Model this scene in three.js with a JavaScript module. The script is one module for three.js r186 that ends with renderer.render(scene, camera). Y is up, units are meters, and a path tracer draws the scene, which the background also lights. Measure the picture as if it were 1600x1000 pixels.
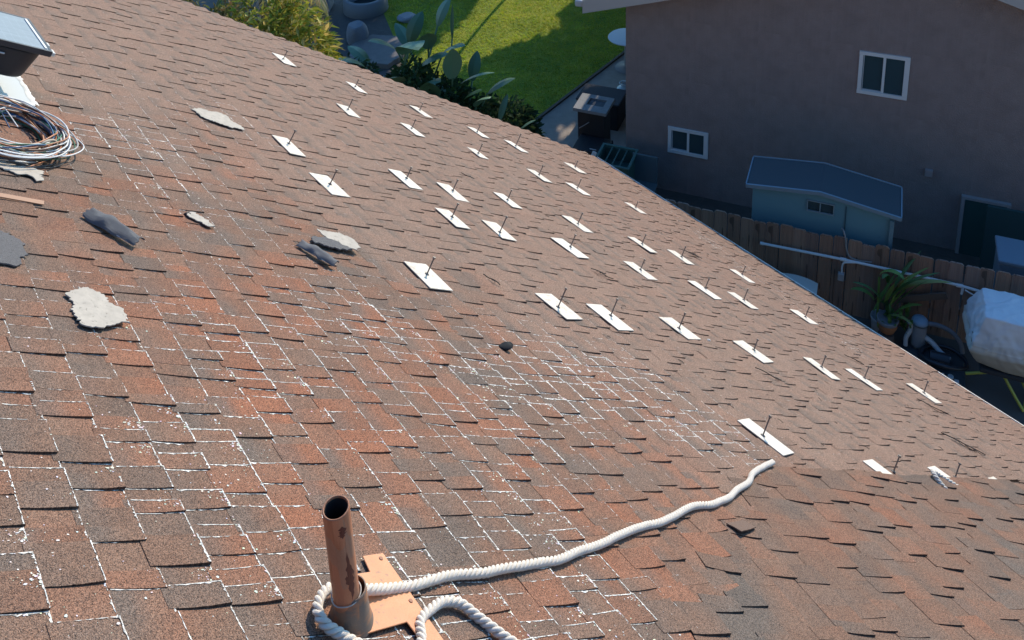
import * as THREE from 'three';
import { Sky } from 'three/addons/objects/Sky.js';
import { RoundedBoxGeometry } from 'three/addons/geometries/RoundedBoxGeometry.js';
import { mergeGeometries, mergeVertices } from 'three/addons/utils/BufferGeometryUtils.js';

// ---------------------------------------------------------------- camera, sky, sun, exposure
const scene = new THREE.Scene();
const rad = THREE.MathUtils.degToRad;
const EYE = new THREE.Vector3(0, 9.1, 0);
// the photograph is the lower part of a taller frame, so the lens is shifted
const camera = new THREE.PerspectiveCamera(2 * Math.atan(1216.157 / 1399.024) * 180 / Math.PI, 1735.8 / 2432.314, 0.1, 600);
camera.setViewOffset(1735.8, 2432.314, 0, 1432.314, 1600, 1000);
camera.position.copy(EYE);
camera.rotation.order = 'YXZ';
camera.rotation.set(-rad(16.397), 0, rad(-1.378));
scene.add(camera);

const SUN_AZ = rad(23), SUN_EL = rad(28.5);
const sunDir = new THREE.Vector3(Math.sin(SUN_AZ) * Math.cos(SUN_EL), Math.sin(SUN_EL), -Math.cos(SUN_AZ) * Math.cos(SUN_EL));
const sky = new Sky();
sky.name = 'sky';
sky.userData.kind = 'structure';
sky.scale.setScalar(400);
sky.material.uniforms.sunPosition.value.copy(sunDir);
sky.material.uniforms.turbidity.value = 2.2;
sky.material.uniforms.rayleigh.value = 2.0;
sky.material.uniforms.mieCoefficient.value = 0.004;
sky.material.uniforms.cloudCoverage.value = 0;
scene.add(sky);
scene.environmentIntensity = 0.27;

const sun = new THREE.DirectionalLight(new THREE.Color(1.0, 0.86, 0.67), 4.1);
sun.name = 'sun';
sun.position.copy(sunDir).multiplyScalar(60).add(new THREE.Vector3(0, 2, -13));
sun.target.position.set(0, 2, -13);
sun.castShadow = true;
sun.shadow.mapSize.set(4096, 4096);
Object.assign(sun.shadow.camera, { left: -30, right: 30, top: 30, bottom: -30, near: 1, far: 140 });
scene.add(sun, sun.target);

const renderer = new THREE.WebGLRenderer({ antialias: true });
renderer.setSize(1024, 640);
renderer.shadowMap.enabled = true;
renderer.toneMapping = THREE.LinearToneMapping;
renderer.toneMappingExposure = 1.12;

// ---------------------------------------------------------------- helpers
function rng(seed) { let a = seed >>> 0; return () => { a = (a + 0x6D2B79F5) | 0; let t = Math.imul(a ^ (a >>> 15), 1 | a); t = (t + Math.imul(t ^ (t >>> 7), 61 | t)) ^ t; return ((t ^ (t >>> 14)) >>> 0) / 4294967296; }; }
const R0 = rng(11);
const hash = (x, y, s = 0) => { let h = Math.imul(x | 0, 374761393) + Math.imul(y | 0, 668265263) + Math.imul(s | 0, 982451653); h = Math.imul(h ^ (h >>> 13), 1274126177); return ((h ^ (h >>> 16)) >>> 0) / 4294967296; };
function noise(x, y, s = 0) {
  const xi = Math.floor(x), yi = Math.floor(y); let fx = x - xi, fy = y - yi;
  fx = fx * fx * (3 - 2 * fx); fy = fy * fy * (3 - 2 * fy);
  const a = hash(xi, yi, s), b = hash(xi + 1, yi, s), c = hash(xi, yi + 1, s), d = hash(xi + 1, yi + 1, s);
  return a + (b - a) * fx + (c - a) * fy + (a - b - c + d) * fx * fy;
}
const fbm = (x, y, s = 0) => (noise(x, y, s) + noise(x * 2.1, y * 2.1, s + 7) * 0.5 + noise(x * 4.3, y * 4.3, s + 13) * 0.25) / 1.75;
const sstep = (a, b, x) => { const t = Math.min(1, Math.max(0, (x - a) / (b - a))); return t * t * (3 - 2 * t); };
const lerp = (a, b, t) => a + (b - a) * t;
const used = {};
function numbered(n) { if (!(n in used)) { used[n] = 0; return n; } used[n]++; return n + '_' + String(used[n]).padStart(3, '0'); }
function tag(o, label, category, group, kind) {
  if (label) o.userData.label = label; if (category) o.userData.category = category;
  if (group) o.userData.group = group; if (kind) o.userData.kind = kind; return o;
}
function mesh(name, geo, m, parent) {
  const o = new THREE.Mesh(geo, m); o.name = parent === scene ? numbered(name) : name;
  o.castShadow = o.receiveShadow = true; parent.add(o); return o;
}
function group(name, pos, label, category, grp) {
  const g = new THREE.Group(); g.name = numbered(name); g.position.copy(pos); scene.add(g); return tag(g, label, category, grp);
}
function dataTex(w, h, fn, srgb = false) {
  const d = new Uint8Array(w * h * 4);
  for (let y = 0; y < h; y++) for (let x = 0; x < w; x++) { const c = fn(x, y), i = (y * w + x) * 4; for (let k = 0; k < 3; k++) d[i + k] = Math.max(0, Math.min(255, (Array.isArray(c) ? c[k] : c) * 255)); d[i + 3] = 255; }
  const t = new THREE.DataTexture(d, w, h); t.wrapS = t.wrapT = THREE.RepeatWrapping; t.magFilter = THREE.LinearFilter; t.minFilter = THREE.LinearMipmapLinearFilter; t.generateMipmaps = true;
  if (srgb) t.colorSpace = THREE.SRGBColorSpace; t.needsUpdate = true; return t;
}
const std = (r, g, b, o = {}) => new THREE.MeshStandardMaterial({ color: new THREE.Color().setRGB(r, g, b), roughness: 0.85, ...o });
// collects quads and triangles with vertex colours and uv
class MB {
  constructor() { this.p = []; this.c = []; this.u = []; }
  tri(a, b, c, col, uv) { this.p.push(...a, ...b, ...c); for (let i = 0; i < 3; i++) { const q = col ? (col.length === 3 && Array.isArray(col[0]) ? col[i] : col) : [1, 1, 1]; this.c.push(...q); } this.u.push(...(uv || [0, 0, 1, 0, 1, 1])); }
  quad(a, b, c, d, col, uv) {
    const cs = col && Array.isArray(col[0]) ? col : [col, col, col, col].map((x) => x || [1, 1, 1]);
    const w = uv || [[0, 0], [1, 0], [1, 1], [0, 1]];
    this.tri(a, b, c, [cs[0], cs[1], cs[2]], [...w[0], ...w[1], ...w[2]]); this.tri(a, c, d, [cs[0], cs[2], cs[3]], [...w[0], ...w[2], ...w[3]]);
  }
  geo(smooth = false) {
    let g = new THREE.BufferGeometry();
    g.setAttribute('position', new THREE.Float32BufferAttribute(this.p, 3)); g.setAttribute('color', new THREE.Float32BufferAttribute(this.c, 3)); g.setAttribute('uv', new THREE.Float32BufferAttribute(this.u, 2));
    if (smooth) g = mergeVertices(g, 1e-5);
    g.computeVertexNormals(); return g;
  }
}
const box = (w, h, d, x = 0, y = 0, z = 0, r = 0) => { const g = r ? new RoundedBoxGeometry(w, h, d, 2, r) : new THREE.BoxGeometry(w, h, d); g.translate(x, y, z); return g; };
const cyl = (r1, r2, h, x = 0, y = 0, z = 0, n = 20, open = false) => { const g = new THREE.CylinderGeometry(r1, r2, h, n, 1, open); g.translate(x, y + h / 2, z); return g; };
const tube = (pts, r, seg = 24, rs = 7, closed = false) => new THREE.TubeGeometry(new THREE.CatmullRomCurve3(pts.map((p) => new THREE.Vector3(...p)), closed), seg, r, rs, closed);
const merged = (...gs) => mergeGeometries(gs.map((g) => { const h = g.index ? g.toNonIndexed() : g.clone(); for (const k of Object.keys(h.attributes)) if (!['position', 'normal', 'uv'].includes(k)) h.deleteAttribute(k); return h; }));

// roof frame: k runs along the courses away from the camera, s runs down the slope, n is the roof normal
const A = rad(49.148), TH = rad(35.282);
const S = new THREE.Vector3(Math.sin(A) * Math.cos(TH), -Math.sin(TH), -Math.cos(A) * Math.cos(TH));
const K = new THREE.Vector3(Math.sin(A - Math.PI / 2), 0, -Math.cos(A - Math.PI / 2));
const N = new THREE.Vector3(Math.sin(A) * Math.sin(TH), Math.cos(TH), -Math.cos(A) * Math.sin(TH));
const FOOT = EYE.clone().addScaledVector(N, -1.65);
const roofQ = new THREE.Quaternion().setFromRotationMatrix(new THREE.Matrix4().makeBasis(S, N, K.clone().negate()));
const roofPt = (k, s, n = 0) => FOOT.clone().addScaledVector(S, s).addScaledVector(N, n).addScaledVector(K, k);
const EXP = 0.138, S0 = 1.38, EAVE = 9.384;
const farK = (s) => 7.12 + (9.38 - s) * 0.336;
const und = (k, s) => (fbm(k * 0.9 + 3, s * 1.1 + 9, 3) - 0.5) * 0.022;
// neighbour's frame: u runs left along the fence, o runs away from us
const Wd = new THREE.Vector3(-0.93358, 0, -0.35837), Od = new THREE.Vector3(0.35837, 0, -0.93358);
const nb = (u, y, o) => new THREE.Vector3(0, y, 0).addScaledVector(Wd, u).addScaledVector(Od, o);
function roofThing(name, label, cat, k, s, n, grp) { const g = group(name, roofPt(k, s, n + und(k, s)), label, cat, grp); g.quaternion.copy(roofQ); return g; }
function nbThing(name, label, cat, u, y, o, grp) { const g = group(name, nb(u, y, o), label, cat, grp); g.rotation.y = rad(-21); return g; }

// ---------------------------------------------------------------- textures and materials
const rt = rng(5);
const granT = (() => {
  const n = 1024, f = new Float32Array(n * n);
  for (let i = 0; i < n * n; i++) f[i] = rt();
  const at = (x, y) => f[((y + n) % n) * n + ((x + n) % n)];
  const h = new Float32Array(n * n);
  for (let y = 0; y < n; y++) for (let x = 0; x < n; x++) h[y * n + x] = (at(x, y) * 2 + at(x + 1, y) + at(x, y + 1) + at(x + 1, y + 1)) / 5;
  const col = dataTex(n, n, (x, y) => { const v = h[y * n + x], e = hash(x >> 1, y >> 1, 77), e2 = hash(x >> 1, y >> 1, 91); let b = 0.58 + (v - 0.5) * 1.5 + (e2 - 0.5) * 0.22; if (e > 0.94) b += 0.36; else if (e < 0.12) b *= 0.45; const t = (e2 - 0.5) * 0.16; return [b * (1 + t), b, b * (1 - t)]; });
  const bump = dataTex(n, n, (x, y) => h[y * n + x]);
  return { col, bump };
})();
const M = {};
M.shingle = new THREE.MeshStandardMaterial({ vertexColors: true, map: granT.col, bumpMap: granT.bump, bumpScale: 0.0022, roughness: 1 });
M.deck = std(0.05, 0.04, 0.035);
M.worn = new THREE.MeshStandardMaterial({ vertexColors: true, roughness: 0.9 });
const speck = (a, b, sc, seed) => dataTex(256, 256, (x, y) => a + b * (0.6 * noise(x / 256 * sc, y / 256 * sc, seed) + 0.4 * hash(x, y, seed)));

// ---------------------------------------------------------------- our house and its roof
const house = group('house', new THREE.Vector3(0, 0, 0).add(new THREE.Vector3(roofPt(4, 2).x, 0, roofPt(4, 2).z)), 'house with the weathered brown asphalt shingle roof in the foreground', 'house');
const toHouse = (o) => { o.position.copy(FOOT).sub(house.position); o.quaternion.copy(roofQ); return o; };
const slab = (pts, depth, top) => { const sh = new THREE.Shape(pts.map(([k, s]) => new THREE.Vector2(s, k))); const g = new THREE.ExtrudeGeometry(sh, { depth, bevelEnabled: false }); g.rotateX(-Math.PI / 2); g.translate(0, top - depth, 0); return g; };
// saddle wedge that rises over the main slope at the near right
const VK = 1.89, VS = 4.77, TILT = Math.tan(rad(6));
const sadDist = (k, s) => (k - VK) * -0.931 + (s - VS) * 0.365;
const crestK = (s) => { const k = 1.89 - 0.195 * (s - VS); return k * (1 - TILT * Math.max(0, sadDist(k, s)) / 1.65); };
const deckGeo = (() => {
  const main = slab([[-4, -0.6], [-4, EAVE - 0.01], [farK(EAVE) - 0.02, EAVE - 0.01], [farK(-0.6) - 0.02, -0.6]], 0.14, -0.008);
  // wedge block
  const m = new MB(), pts = [[VK - 0.01, VS], [crestK(7), 7], [crestK(9.3), 9.3], [-2, 9.3], [-2, -0.5], [-0.17, -0.5]];
  const top = pts.map(([k, s]) => [s, Math.max(0, sadDist(k, s)) * TILT - 0.004, -k]);
  const bot = pts.map(([k, s]) => [s, -0.02, -k]);
  m.quad(top[0], top[1], top[2], top[3]); m.quad(top[0], top[3], top[4], top[5]);
  for (let i = 0; i < 6; i++) { const j = (i + 1) % 6; m.quad(top[j], top[i], bot[i], bot[j]); }
  const g = m.geo(); g.deleteAttribute('color');
  return merged(main, g);
})();
M.deckBrown = std(0.12, 0.075, 0.055);
const roof = toHouse(mesh('roof', deckGeo, M.deckBrown, house));
{ // the other side of the ridge
  const S2 = new THREE.Vector3(-S.x, S.y, -S.z), m = new MB(), r0 = roofPt(-4, -0.6, -0.01), r1 = roofPt(farK(-0.6), -0.6, -0.01);
  const a = r0, b = r1, c = r1.clone().addScaledVector(S2, 9.5), d = r0.clone().addScaledVector(S2, 9.5), dn = new THREE.Vector3(0, -0.14, 0);
  const v = (p, q) => p.clone().add(q).sub(house.position).toArray(), z = new THREE.Vector3();
  m.quad(v(a, z), v(b, z), v(c, z), v(d, z), [0.12, 0.075, 0.055]); m.quad(v(d, dn), v(c, dn), v(b, dn), v(a, dn), [0.12, 0.075, 0.055]);
  m.quad(v(b, z), v(b, dn), v(c, dn), v(c, z), [0.4, 0.36, 0.3]); m.quad(v(c, z), v(c, dn), v(d, dn), v(d, z), [0.4, 0.36, 0.3]);
  mesh('back_slope', m.geo(), M.worn, house);
}
{ // walls under the eaves
  const e = (k, s) => { const p = roofPt(k, s); return new THREE.Vector2(p.x - house.position.x, -(p.z - house.position.z)); };
  const w = new THREE.Shape([e(-3.5, -8), e(-3.5, 8.8), e(farK(8.8) - 0.3, 8.8), e(farK(0) - 0.5, 0), e(farK(0) - 0.5, -8)]);
  const g = new THREE.ExtrudeGeometry(w, { depth: 2.3, bevelEnabled: false }); g.rotateX(-Math.PI / 2);
  mesh('wall', g, std(0.42, 0.36, 0.29, { bumpMap: speck(0, 1, 90, 4), bumpScale: 0.002 }), house);
}
// shingles
const PAL = { rust: [0.325, 0.132, 0.070], brown: [0.238, 0.136, 0.088], grey: [0.162, 0.124, 0.097], tan: [0.300, 0.190, 0.133] };
const mix3 = (a, b, t) => [lerp(a[0], b[0], t), lerp(a[1], b[1], t), lerp(a[2], b[2], t)];
const MEAN = 1 / 0.6;
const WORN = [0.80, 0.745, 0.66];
const bandS = (k) => 8.42 + (k - 3.5) * 0.24;
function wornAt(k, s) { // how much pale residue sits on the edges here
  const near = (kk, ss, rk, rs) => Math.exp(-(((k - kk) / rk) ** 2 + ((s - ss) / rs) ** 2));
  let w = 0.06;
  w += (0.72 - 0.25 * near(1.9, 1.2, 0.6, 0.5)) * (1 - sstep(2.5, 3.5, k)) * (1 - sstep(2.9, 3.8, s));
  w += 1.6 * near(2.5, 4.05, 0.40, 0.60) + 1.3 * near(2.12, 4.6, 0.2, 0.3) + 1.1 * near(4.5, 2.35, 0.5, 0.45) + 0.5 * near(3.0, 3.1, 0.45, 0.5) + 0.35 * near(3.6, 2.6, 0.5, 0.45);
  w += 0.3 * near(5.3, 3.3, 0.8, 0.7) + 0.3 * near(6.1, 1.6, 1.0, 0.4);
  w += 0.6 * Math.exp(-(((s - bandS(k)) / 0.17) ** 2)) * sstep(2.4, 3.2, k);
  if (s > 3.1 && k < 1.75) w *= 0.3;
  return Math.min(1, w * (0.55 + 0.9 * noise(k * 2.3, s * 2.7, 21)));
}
function shade(k, s, pc) { // granule colour at a point; far tan stands for dust and painted grazing-view haze
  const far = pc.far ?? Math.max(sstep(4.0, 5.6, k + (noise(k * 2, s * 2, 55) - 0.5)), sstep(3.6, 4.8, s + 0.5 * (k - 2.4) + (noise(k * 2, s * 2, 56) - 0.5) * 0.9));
  const n1 = fbm(k * 5, s * 6, 31), rz = fbm(k * 0.8, s * 0.9, 17);
  let rust = pc.rust + (n1 - 0.5) * 0.75 + (rz - 0.5) * 0.7 + 0.12;
  rust = Math.max(0, Math.min(1, rust));
  let c = rust > 0.5 ? mix3(PAL.brown, PAL.rust, (rust - 0.5) * 2) : mix3(PAL.grey, PAL.brown, rust * 2);
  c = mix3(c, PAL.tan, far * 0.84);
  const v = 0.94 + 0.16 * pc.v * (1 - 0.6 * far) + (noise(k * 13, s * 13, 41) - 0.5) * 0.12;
  return [c[0] * v, c[1] * v, c[2] * v];
}
// one shingle tab; edge0/edge1 give k of its sides, map() lays it on the roof
function tab(m, e0, e1, s0, s1, raise, pc, map, wornOn = true, seed = 0) {
  const nk = 3, ns = 3, P = [], C = [], U = [];
  const th = (t) => lerp(0.0035 + raise * 0.35, 0.0045 + raise, t);
  const su = s0 - 0.016, curl = pc.curl;
  for (let j = 0; j <= ns; j++) for (let i = 0; i <= nk; i++) {
    const t = j / ns, q = i / nk; let s = lerp(su, s1, t);
    const k = lerp(e0(t), e1(t), q);
    if (j === ns) s += (hash(i, seed, 3) - 0.5) * 0.005;
    const [kk, ss, nn] = map(k, s);
    P.push([ss, nn + th(t) + (j === ns ? curl * Math.abs(q - 0.5) * 2 : 0), -kk]);
    const col = shade(k, s, pc), band = pc.band * (1 - sstep(0.2, 0.55, t + (noise(k * 9, s * 9, 5) - 0.5) * 0.3));
    const c2 = mix3(col, PAL.grey, band * 0.85);
    C.push(c2.map((x) => x * MEAN)); U.push([k + pc.ou, s + pc.ov]);
  }
  const id = (i, j) => j * (nk + 1) + i;
  for (let j = 0; j < ns; j++) for (let i = 0; i < nk; i++) { const a = id(i, j), b = id(i + 1, j), c = id(i + 1, j + 1), d = id(i, j + 1); m.quad(P[a], P[d], P[c], P[b], [C[a], C[d], C[c], C[b]], [U[a], U[d], U[c], U[b]]); }
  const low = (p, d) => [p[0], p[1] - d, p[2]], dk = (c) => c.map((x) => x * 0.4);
  const D = 0.006 + raise;
  for (let j = 0; j < ns; j++) { // near sides painted darker for shade, far sides left plain
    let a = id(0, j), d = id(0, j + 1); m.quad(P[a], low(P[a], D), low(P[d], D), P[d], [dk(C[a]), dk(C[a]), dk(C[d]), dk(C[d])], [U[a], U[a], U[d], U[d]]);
    a = id(nk, j); d = id(nk, j + 1); m.quad(P[d], low(P[d], D), low(P[a], D), P[a], [C[d], C[d], C[a], C[a]], [U[d], U[d], U[a], U[a]]);
  }
  for (let i = 0; i < nk; i++) { const a = id(i, ns), b = id(i + 1, ns); m.quad(P[a], low(P[a], D), low(P[b], D), P[b], [C[a], C[a], C[b], C[b]], [U[a], U[a], U[b], U[b]]); }
  if (!wornOn) return;
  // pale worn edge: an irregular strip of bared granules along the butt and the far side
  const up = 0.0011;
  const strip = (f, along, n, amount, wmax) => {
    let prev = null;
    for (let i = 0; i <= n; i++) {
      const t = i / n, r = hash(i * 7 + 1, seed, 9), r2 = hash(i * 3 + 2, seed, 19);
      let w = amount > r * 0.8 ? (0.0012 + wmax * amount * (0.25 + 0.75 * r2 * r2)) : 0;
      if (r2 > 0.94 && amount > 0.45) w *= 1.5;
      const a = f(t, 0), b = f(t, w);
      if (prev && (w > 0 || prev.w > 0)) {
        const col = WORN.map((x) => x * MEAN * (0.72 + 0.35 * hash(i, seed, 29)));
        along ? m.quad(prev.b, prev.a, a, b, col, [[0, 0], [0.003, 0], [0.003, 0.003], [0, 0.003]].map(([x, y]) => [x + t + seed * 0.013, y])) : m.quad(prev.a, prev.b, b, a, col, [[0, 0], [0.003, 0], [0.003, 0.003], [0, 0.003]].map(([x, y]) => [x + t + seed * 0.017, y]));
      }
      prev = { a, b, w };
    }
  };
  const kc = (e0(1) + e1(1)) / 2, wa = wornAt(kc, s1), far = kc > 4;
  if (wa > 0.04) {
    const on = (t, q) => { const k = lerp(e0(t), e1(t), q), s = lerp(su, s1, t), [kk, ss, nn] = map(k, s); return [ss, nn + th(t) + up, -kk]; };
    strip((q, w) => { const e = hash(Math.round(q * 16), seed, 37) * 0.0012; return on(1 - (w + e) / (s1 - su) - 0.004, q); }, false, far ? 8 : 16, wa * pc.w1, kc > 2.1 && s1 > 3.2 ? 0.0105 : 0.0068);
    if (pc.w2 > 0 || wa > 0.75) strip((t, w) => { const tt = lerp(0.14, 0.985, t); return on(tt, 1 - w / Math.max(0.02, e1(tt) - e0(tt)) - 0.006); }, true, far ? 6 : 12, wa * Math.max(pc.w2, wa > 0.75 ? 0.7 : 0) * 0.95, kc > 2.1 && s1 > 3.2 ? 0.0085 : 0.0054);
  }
}
const rs = rng(2024), pieces = [], rowTabs = [];
const identity = (k, s) => [k, s, und(k, s)];
function inWedge(k, s) { return k < crestK(s) - 0.04 && sadDist(k, s) > 0.10; }
for (let row = -10; row < 58; row++) {
  const s0 = S0 + row * EXP, s1 = s0 + EXP, tabs = []; rowTabs.push({ s0, tabs });
  let k = 0.35 + rs() * 0.2, raisedPrev = false, edge = null;
  const kEnd = farK((s0 + s1) / 2);
  const mk = (k) => { const sk = (rs() - 0.5) * 0.012 - 0.024 * (1 - sstep(3, 5.6, k)) + 0.022 * sstep(5.6, 8, k), bow = 0.002 + rs() * 0.005, kk = k; return (t) => kk + sk * (t - 0.5) - bow * 4 * t * (1 - t) * 0.6; };
  edge = mk(k);
  while (k < kEnd - 0.03) {
    let len = 0.042 + rs() * 0.060; if (rs() < 0.1) len += 0.04; if (k > 3.2) len *= 1.15; if (k > 5) len *= 1.35;
    let k1 = Math.min(k + len, kEnd); if (kEnd - k1 < 0.05) k1 = kEnd;
    const e1 = mk(k1), raised = raisedPrev ? rs() < 0.34 : rs() < 0.86;
    const kc = (k + k1) / 2, sc = (s0 + s1) / 2;
    const pc = { rust: rs() < 0.30 ? 0.66 : rs() < 0.30 ? 0.24 : 0.46, v: rs() - 0.5, band: rs() < 0.6 ? 0.45 + rs() * 0.5 : 0, ou: rs(), ov: rs(), curl: rs() < 0.2 ? (rs() - 0.35) * 0.006 : 0, w1: 0.65 + rs() * 0.5, w2: rs() < 0.55 ? 0.6 + rs() * 0.5 : 0 };
    const raise = raised ? 0.0050 + rs() * 0.0040 : rs() * 0.0012;
    if (!inWedge(kc, sc)) { pieces.push({ e0: edge, e1, s0, s1, raise, pc, map: identity, kc, sc, len: k1 - k, worn: true }); tabs.push([k, k1, raise]); }
    edge = e1; k = k1; raisedPrev = raised;
  }
}
// the wedge's own courses, laid a little askew
{
  const ang = rad(-24), ca = Math.cos(ang), sa = Math.sin(ang);
  const toM = (a, b) => [VK + a * ca + b * sa, VS - a * sa + b * ca]; // a along the course, b down the slope
  const map = (a, b) => { let [k, s] = toM(a, b); const ck = crestK(s) + (hash(Math.floor(s * 30) + 400, 5) - 0.5) * 0.012; if (k > ck) k = ck; const d = sadDist(k, s); return [k, s, und(k, s) * 0.5 + Math.max(0, d) * TILT + 0.004 + (d < 0 ? d * 0.03 : 0)]; };
  for (let row = -34; row < 38; row++) {
    const b0 = row * 0.137, b1 = b0 + 0.137; let a = -2.8 + rs() * 0.2, ra = false;
    const mk = (k) => { const sk = (rs() - 0.5) * 0.03, bow = rs() * 0.004; return (t) => k + sk * (t - 0.5) - bow * 4 * t * (1 - t); };
    let edge = mk(a);
    while (a < 1.6) {
      const len = 0.055 + rs() * 0.09, a1 = a + len, e1 = mk(a1), [kc, sc] = toM((a + a1) / 2, (b0 + b1) / 2), d = sadDist(kc, sc);
      const raised = ra ? rs() < 0.5 : rs() < 0.85;
      const pc = { far: 0.05, rust: rs() < 0.2 ? 0.56 : rs() < 0.4 ? 0.25 : 0.40, v: (rs() - 0.5) * 0.7 - 0.55, band: rs() < 0.2 ? 0.5 : 0, ou: rs(), ov: rs(), curl: 0, w1: 0.4, w2: 0 };
      const raise = raised ? 0.006 + rs() * 0.006 : rs() * 0.001;
      const [kn] = toM(a, (b0 + b1) / 2);
      if (d > -0.02 - rs() * 0.06 && kn < crestK(sc) - 0.02 && sc < 9.25 && sc > 0 && kc > 0.25) pieces.push({ e0: edge, e1, s0: b0, s1: b1, raise, pc, map, kc, sc, len, worn: false, wedge: true });
      edge = e1; a = a1; ra = raised;
    }
  }
}
camera.updateMatrixWorld(true); camera.updateProjectionMatrix();
for (const p of pieces) { // rough size on the photograph
  const w = roofPt(p.kc, p.sc), v = w.clone().project(camera), d = w.distanceTo(EYE);
  p.px = Math.abs(v.x) < 1.03 && Math.abs(v.y) < 1.05 ? p.len * EXP / (d * d * d) : 0;
}
pieces.sort((a, b) => b.px - a.px);
{
  const rest = new MB();
  pieces.forEach((p, i) => {
    const m = i < 300 ? new MB() : rest;
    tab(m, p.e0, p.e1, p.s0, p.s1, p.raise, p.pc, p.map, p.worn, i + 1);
    if (i < 300) { const o = mesh('shingle', m.geo(), M.shingle, roof); o.name = 'shingle' + (i ? '_' + String(i).padStart(3, '0') : ''); }
  });
  const o = mesh('far_shingles', rest.geo(), M.shingle, roof); o.userData.kind = 'stuff';
}
const surf = (k, s) => { // height of the shingle top
  const row = rowTabs[Math.floor((s - S0) / EXP) + 10]; let r = 0.004;
  if (row) { const t = row.tabs.find((q) => k >= q[0] && k < q[1]), f = (s - row.s0) / EXP; if (t) r = lerp(0.0035 + t[2] * 0.35, 0.0045 + t[2], f); }
  return und(k, s) + r;
};
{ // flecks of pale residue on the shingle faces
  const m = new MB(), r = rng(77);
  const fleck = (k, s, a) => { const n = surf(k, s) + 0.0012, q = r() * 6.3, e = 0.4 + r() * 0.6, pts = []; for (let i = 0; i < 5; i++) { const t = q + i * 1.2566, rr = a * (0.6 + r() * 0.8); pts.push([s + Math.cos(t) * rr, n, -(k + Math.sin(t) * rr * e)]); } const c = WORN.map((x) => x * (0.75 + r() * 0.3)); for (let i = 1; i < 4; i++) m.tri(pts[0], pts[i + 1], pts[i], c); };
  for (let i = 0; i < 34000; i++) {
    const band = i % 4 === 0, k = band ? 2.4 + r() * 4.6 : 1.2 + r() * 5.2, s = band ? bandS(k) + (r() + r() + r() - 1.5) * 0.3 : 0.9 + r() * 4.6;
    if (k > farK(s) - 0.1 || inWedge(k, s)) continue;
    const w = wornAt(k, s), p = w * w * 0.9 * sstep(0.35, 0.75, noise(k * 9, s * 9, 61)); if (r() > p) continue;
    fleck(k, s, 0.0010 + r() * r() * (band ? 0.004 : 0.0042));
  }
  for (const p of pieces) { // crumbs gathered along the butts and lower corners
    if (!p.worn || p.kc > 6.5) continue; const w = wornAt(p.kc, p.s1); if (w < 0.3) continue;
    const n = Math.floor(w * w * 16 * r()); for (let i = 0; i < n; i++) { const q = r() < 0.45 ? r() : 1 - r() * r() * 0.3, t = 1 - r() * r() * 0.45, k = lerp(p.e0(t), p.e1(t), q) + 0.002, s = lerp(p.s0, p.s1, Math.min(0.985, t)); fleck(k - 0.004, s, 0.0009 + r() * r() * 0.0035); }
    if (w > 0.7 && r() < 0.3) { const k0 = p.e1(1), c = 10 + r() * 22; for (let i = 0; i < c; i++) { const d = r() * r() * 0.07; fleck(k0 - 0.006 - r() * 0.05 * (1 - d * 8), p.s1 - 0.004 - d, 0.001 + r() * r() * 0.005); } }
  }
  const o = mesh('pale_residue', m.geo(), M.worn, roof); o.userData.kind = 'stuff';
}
// eave metal
M.trim = std(0.72, 0.68, 0.6, { roughness: 0.5 });
M.gutter = std(0.05, 0.035, 0.03, { roughness: 0.55 });
{
  const L = (k0, k1, s, n, w, h) => { const g = new THREE.BoxGeometry(w, h, k1 - k0); g.translate(s, n, -(k0 + k1) / 2); return g; };
  toHouse(mesh('drip_edge', merged(L(-3, 7.1, EAVE + 0.010, 0.004, 0.026, 0.016), L(-3, 7.1, EAVE + 0.018, -0.045, 0.006, 0.08)), M.trim, house));
  toHouse(mesh('fascia', L(-3, 7.06, EAVE - 0.012, -0.11, 0.03, 0.19), std(0.11, 0.075, 0.06), house));
  const gs = new THREE.Shape([[0, 0], [0.012, 0], [0.012, -0.085], [0.10, -0.085], [0.118, 0], [0.132, 0], [0.112, -0.098], [0, -0.098]].map(([x, y]) => new THREE.Vector2(x, y)));
  const gg = new THREE.ExtrudeGeometry(gs, { depth: 7, bevelEnabled: false }); gg.translate(EAVE + 0.022, -0.05, -2.38);
  toHouse(mesh('gutter', gg, M.gutter, house));
  const sp = merged(box(0.11, 0.10, 0.16, EAVE + 0.06, -0.09, -7.08, 0.02), cyl(0.03, 0.03, 0.12, EAVE + 0.05, -0.08, -7.2, 10));
  toHouse(mesh('gutter_outlet', sp, std(0.4, 0.4, 0.38), house));
}

// ---------------------------------------------------------------- flashing pads with bolts
M.pad = std(0.80, 0.705, 0.585, { roughness: 0.6, map: dataTex(256, 256, (x, y) => { const d = Math.hypot(x - 128, y - 128) / 128; const v = 0.93 + 0.07 * noise(x / 40, y / 40, 3) - 0.16 * Math.max(0, noise(x / 22, y / 22, 8) - 0.5) * Math.max(0, 1 - d * 1.3) * 2; return [v, v * 0.985, v * 0.96]; }) });
M.pads = [M.pad, 1, 2].map((p, v) => v ? std(0.76, 0.67, 0.555, { roughness: 0.7, map: dataTex(128, 256, (x, y) => { const d = Math.hypot((x - 64) / 40, (y - 128) / 60), g = fbm(x / 18 + v * 9, y / 26, 70 + v), s = noise(x / 9, y / 46, 80 + v); let c = [0.97, 0.955, 0.93]; c = mix3(c, [0.58, 0.50, 0.43], 0.55 * sstep(0.5, 0.8, g) + 0.3 * Math.max(0, 1 - d) * s); return c; }) }) : p);
M.bolt = std(0.16, 0.13, 0.12, { roughness: 0.55, metalness: 0.5 });
M.boltHead = std(0.32, 0.28, 0.25, { roughness: 0.4, metalness: 0.7 });
M.seal = std(0.13, 0.115, 0.10, { roughness: 0.7 });
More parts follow.
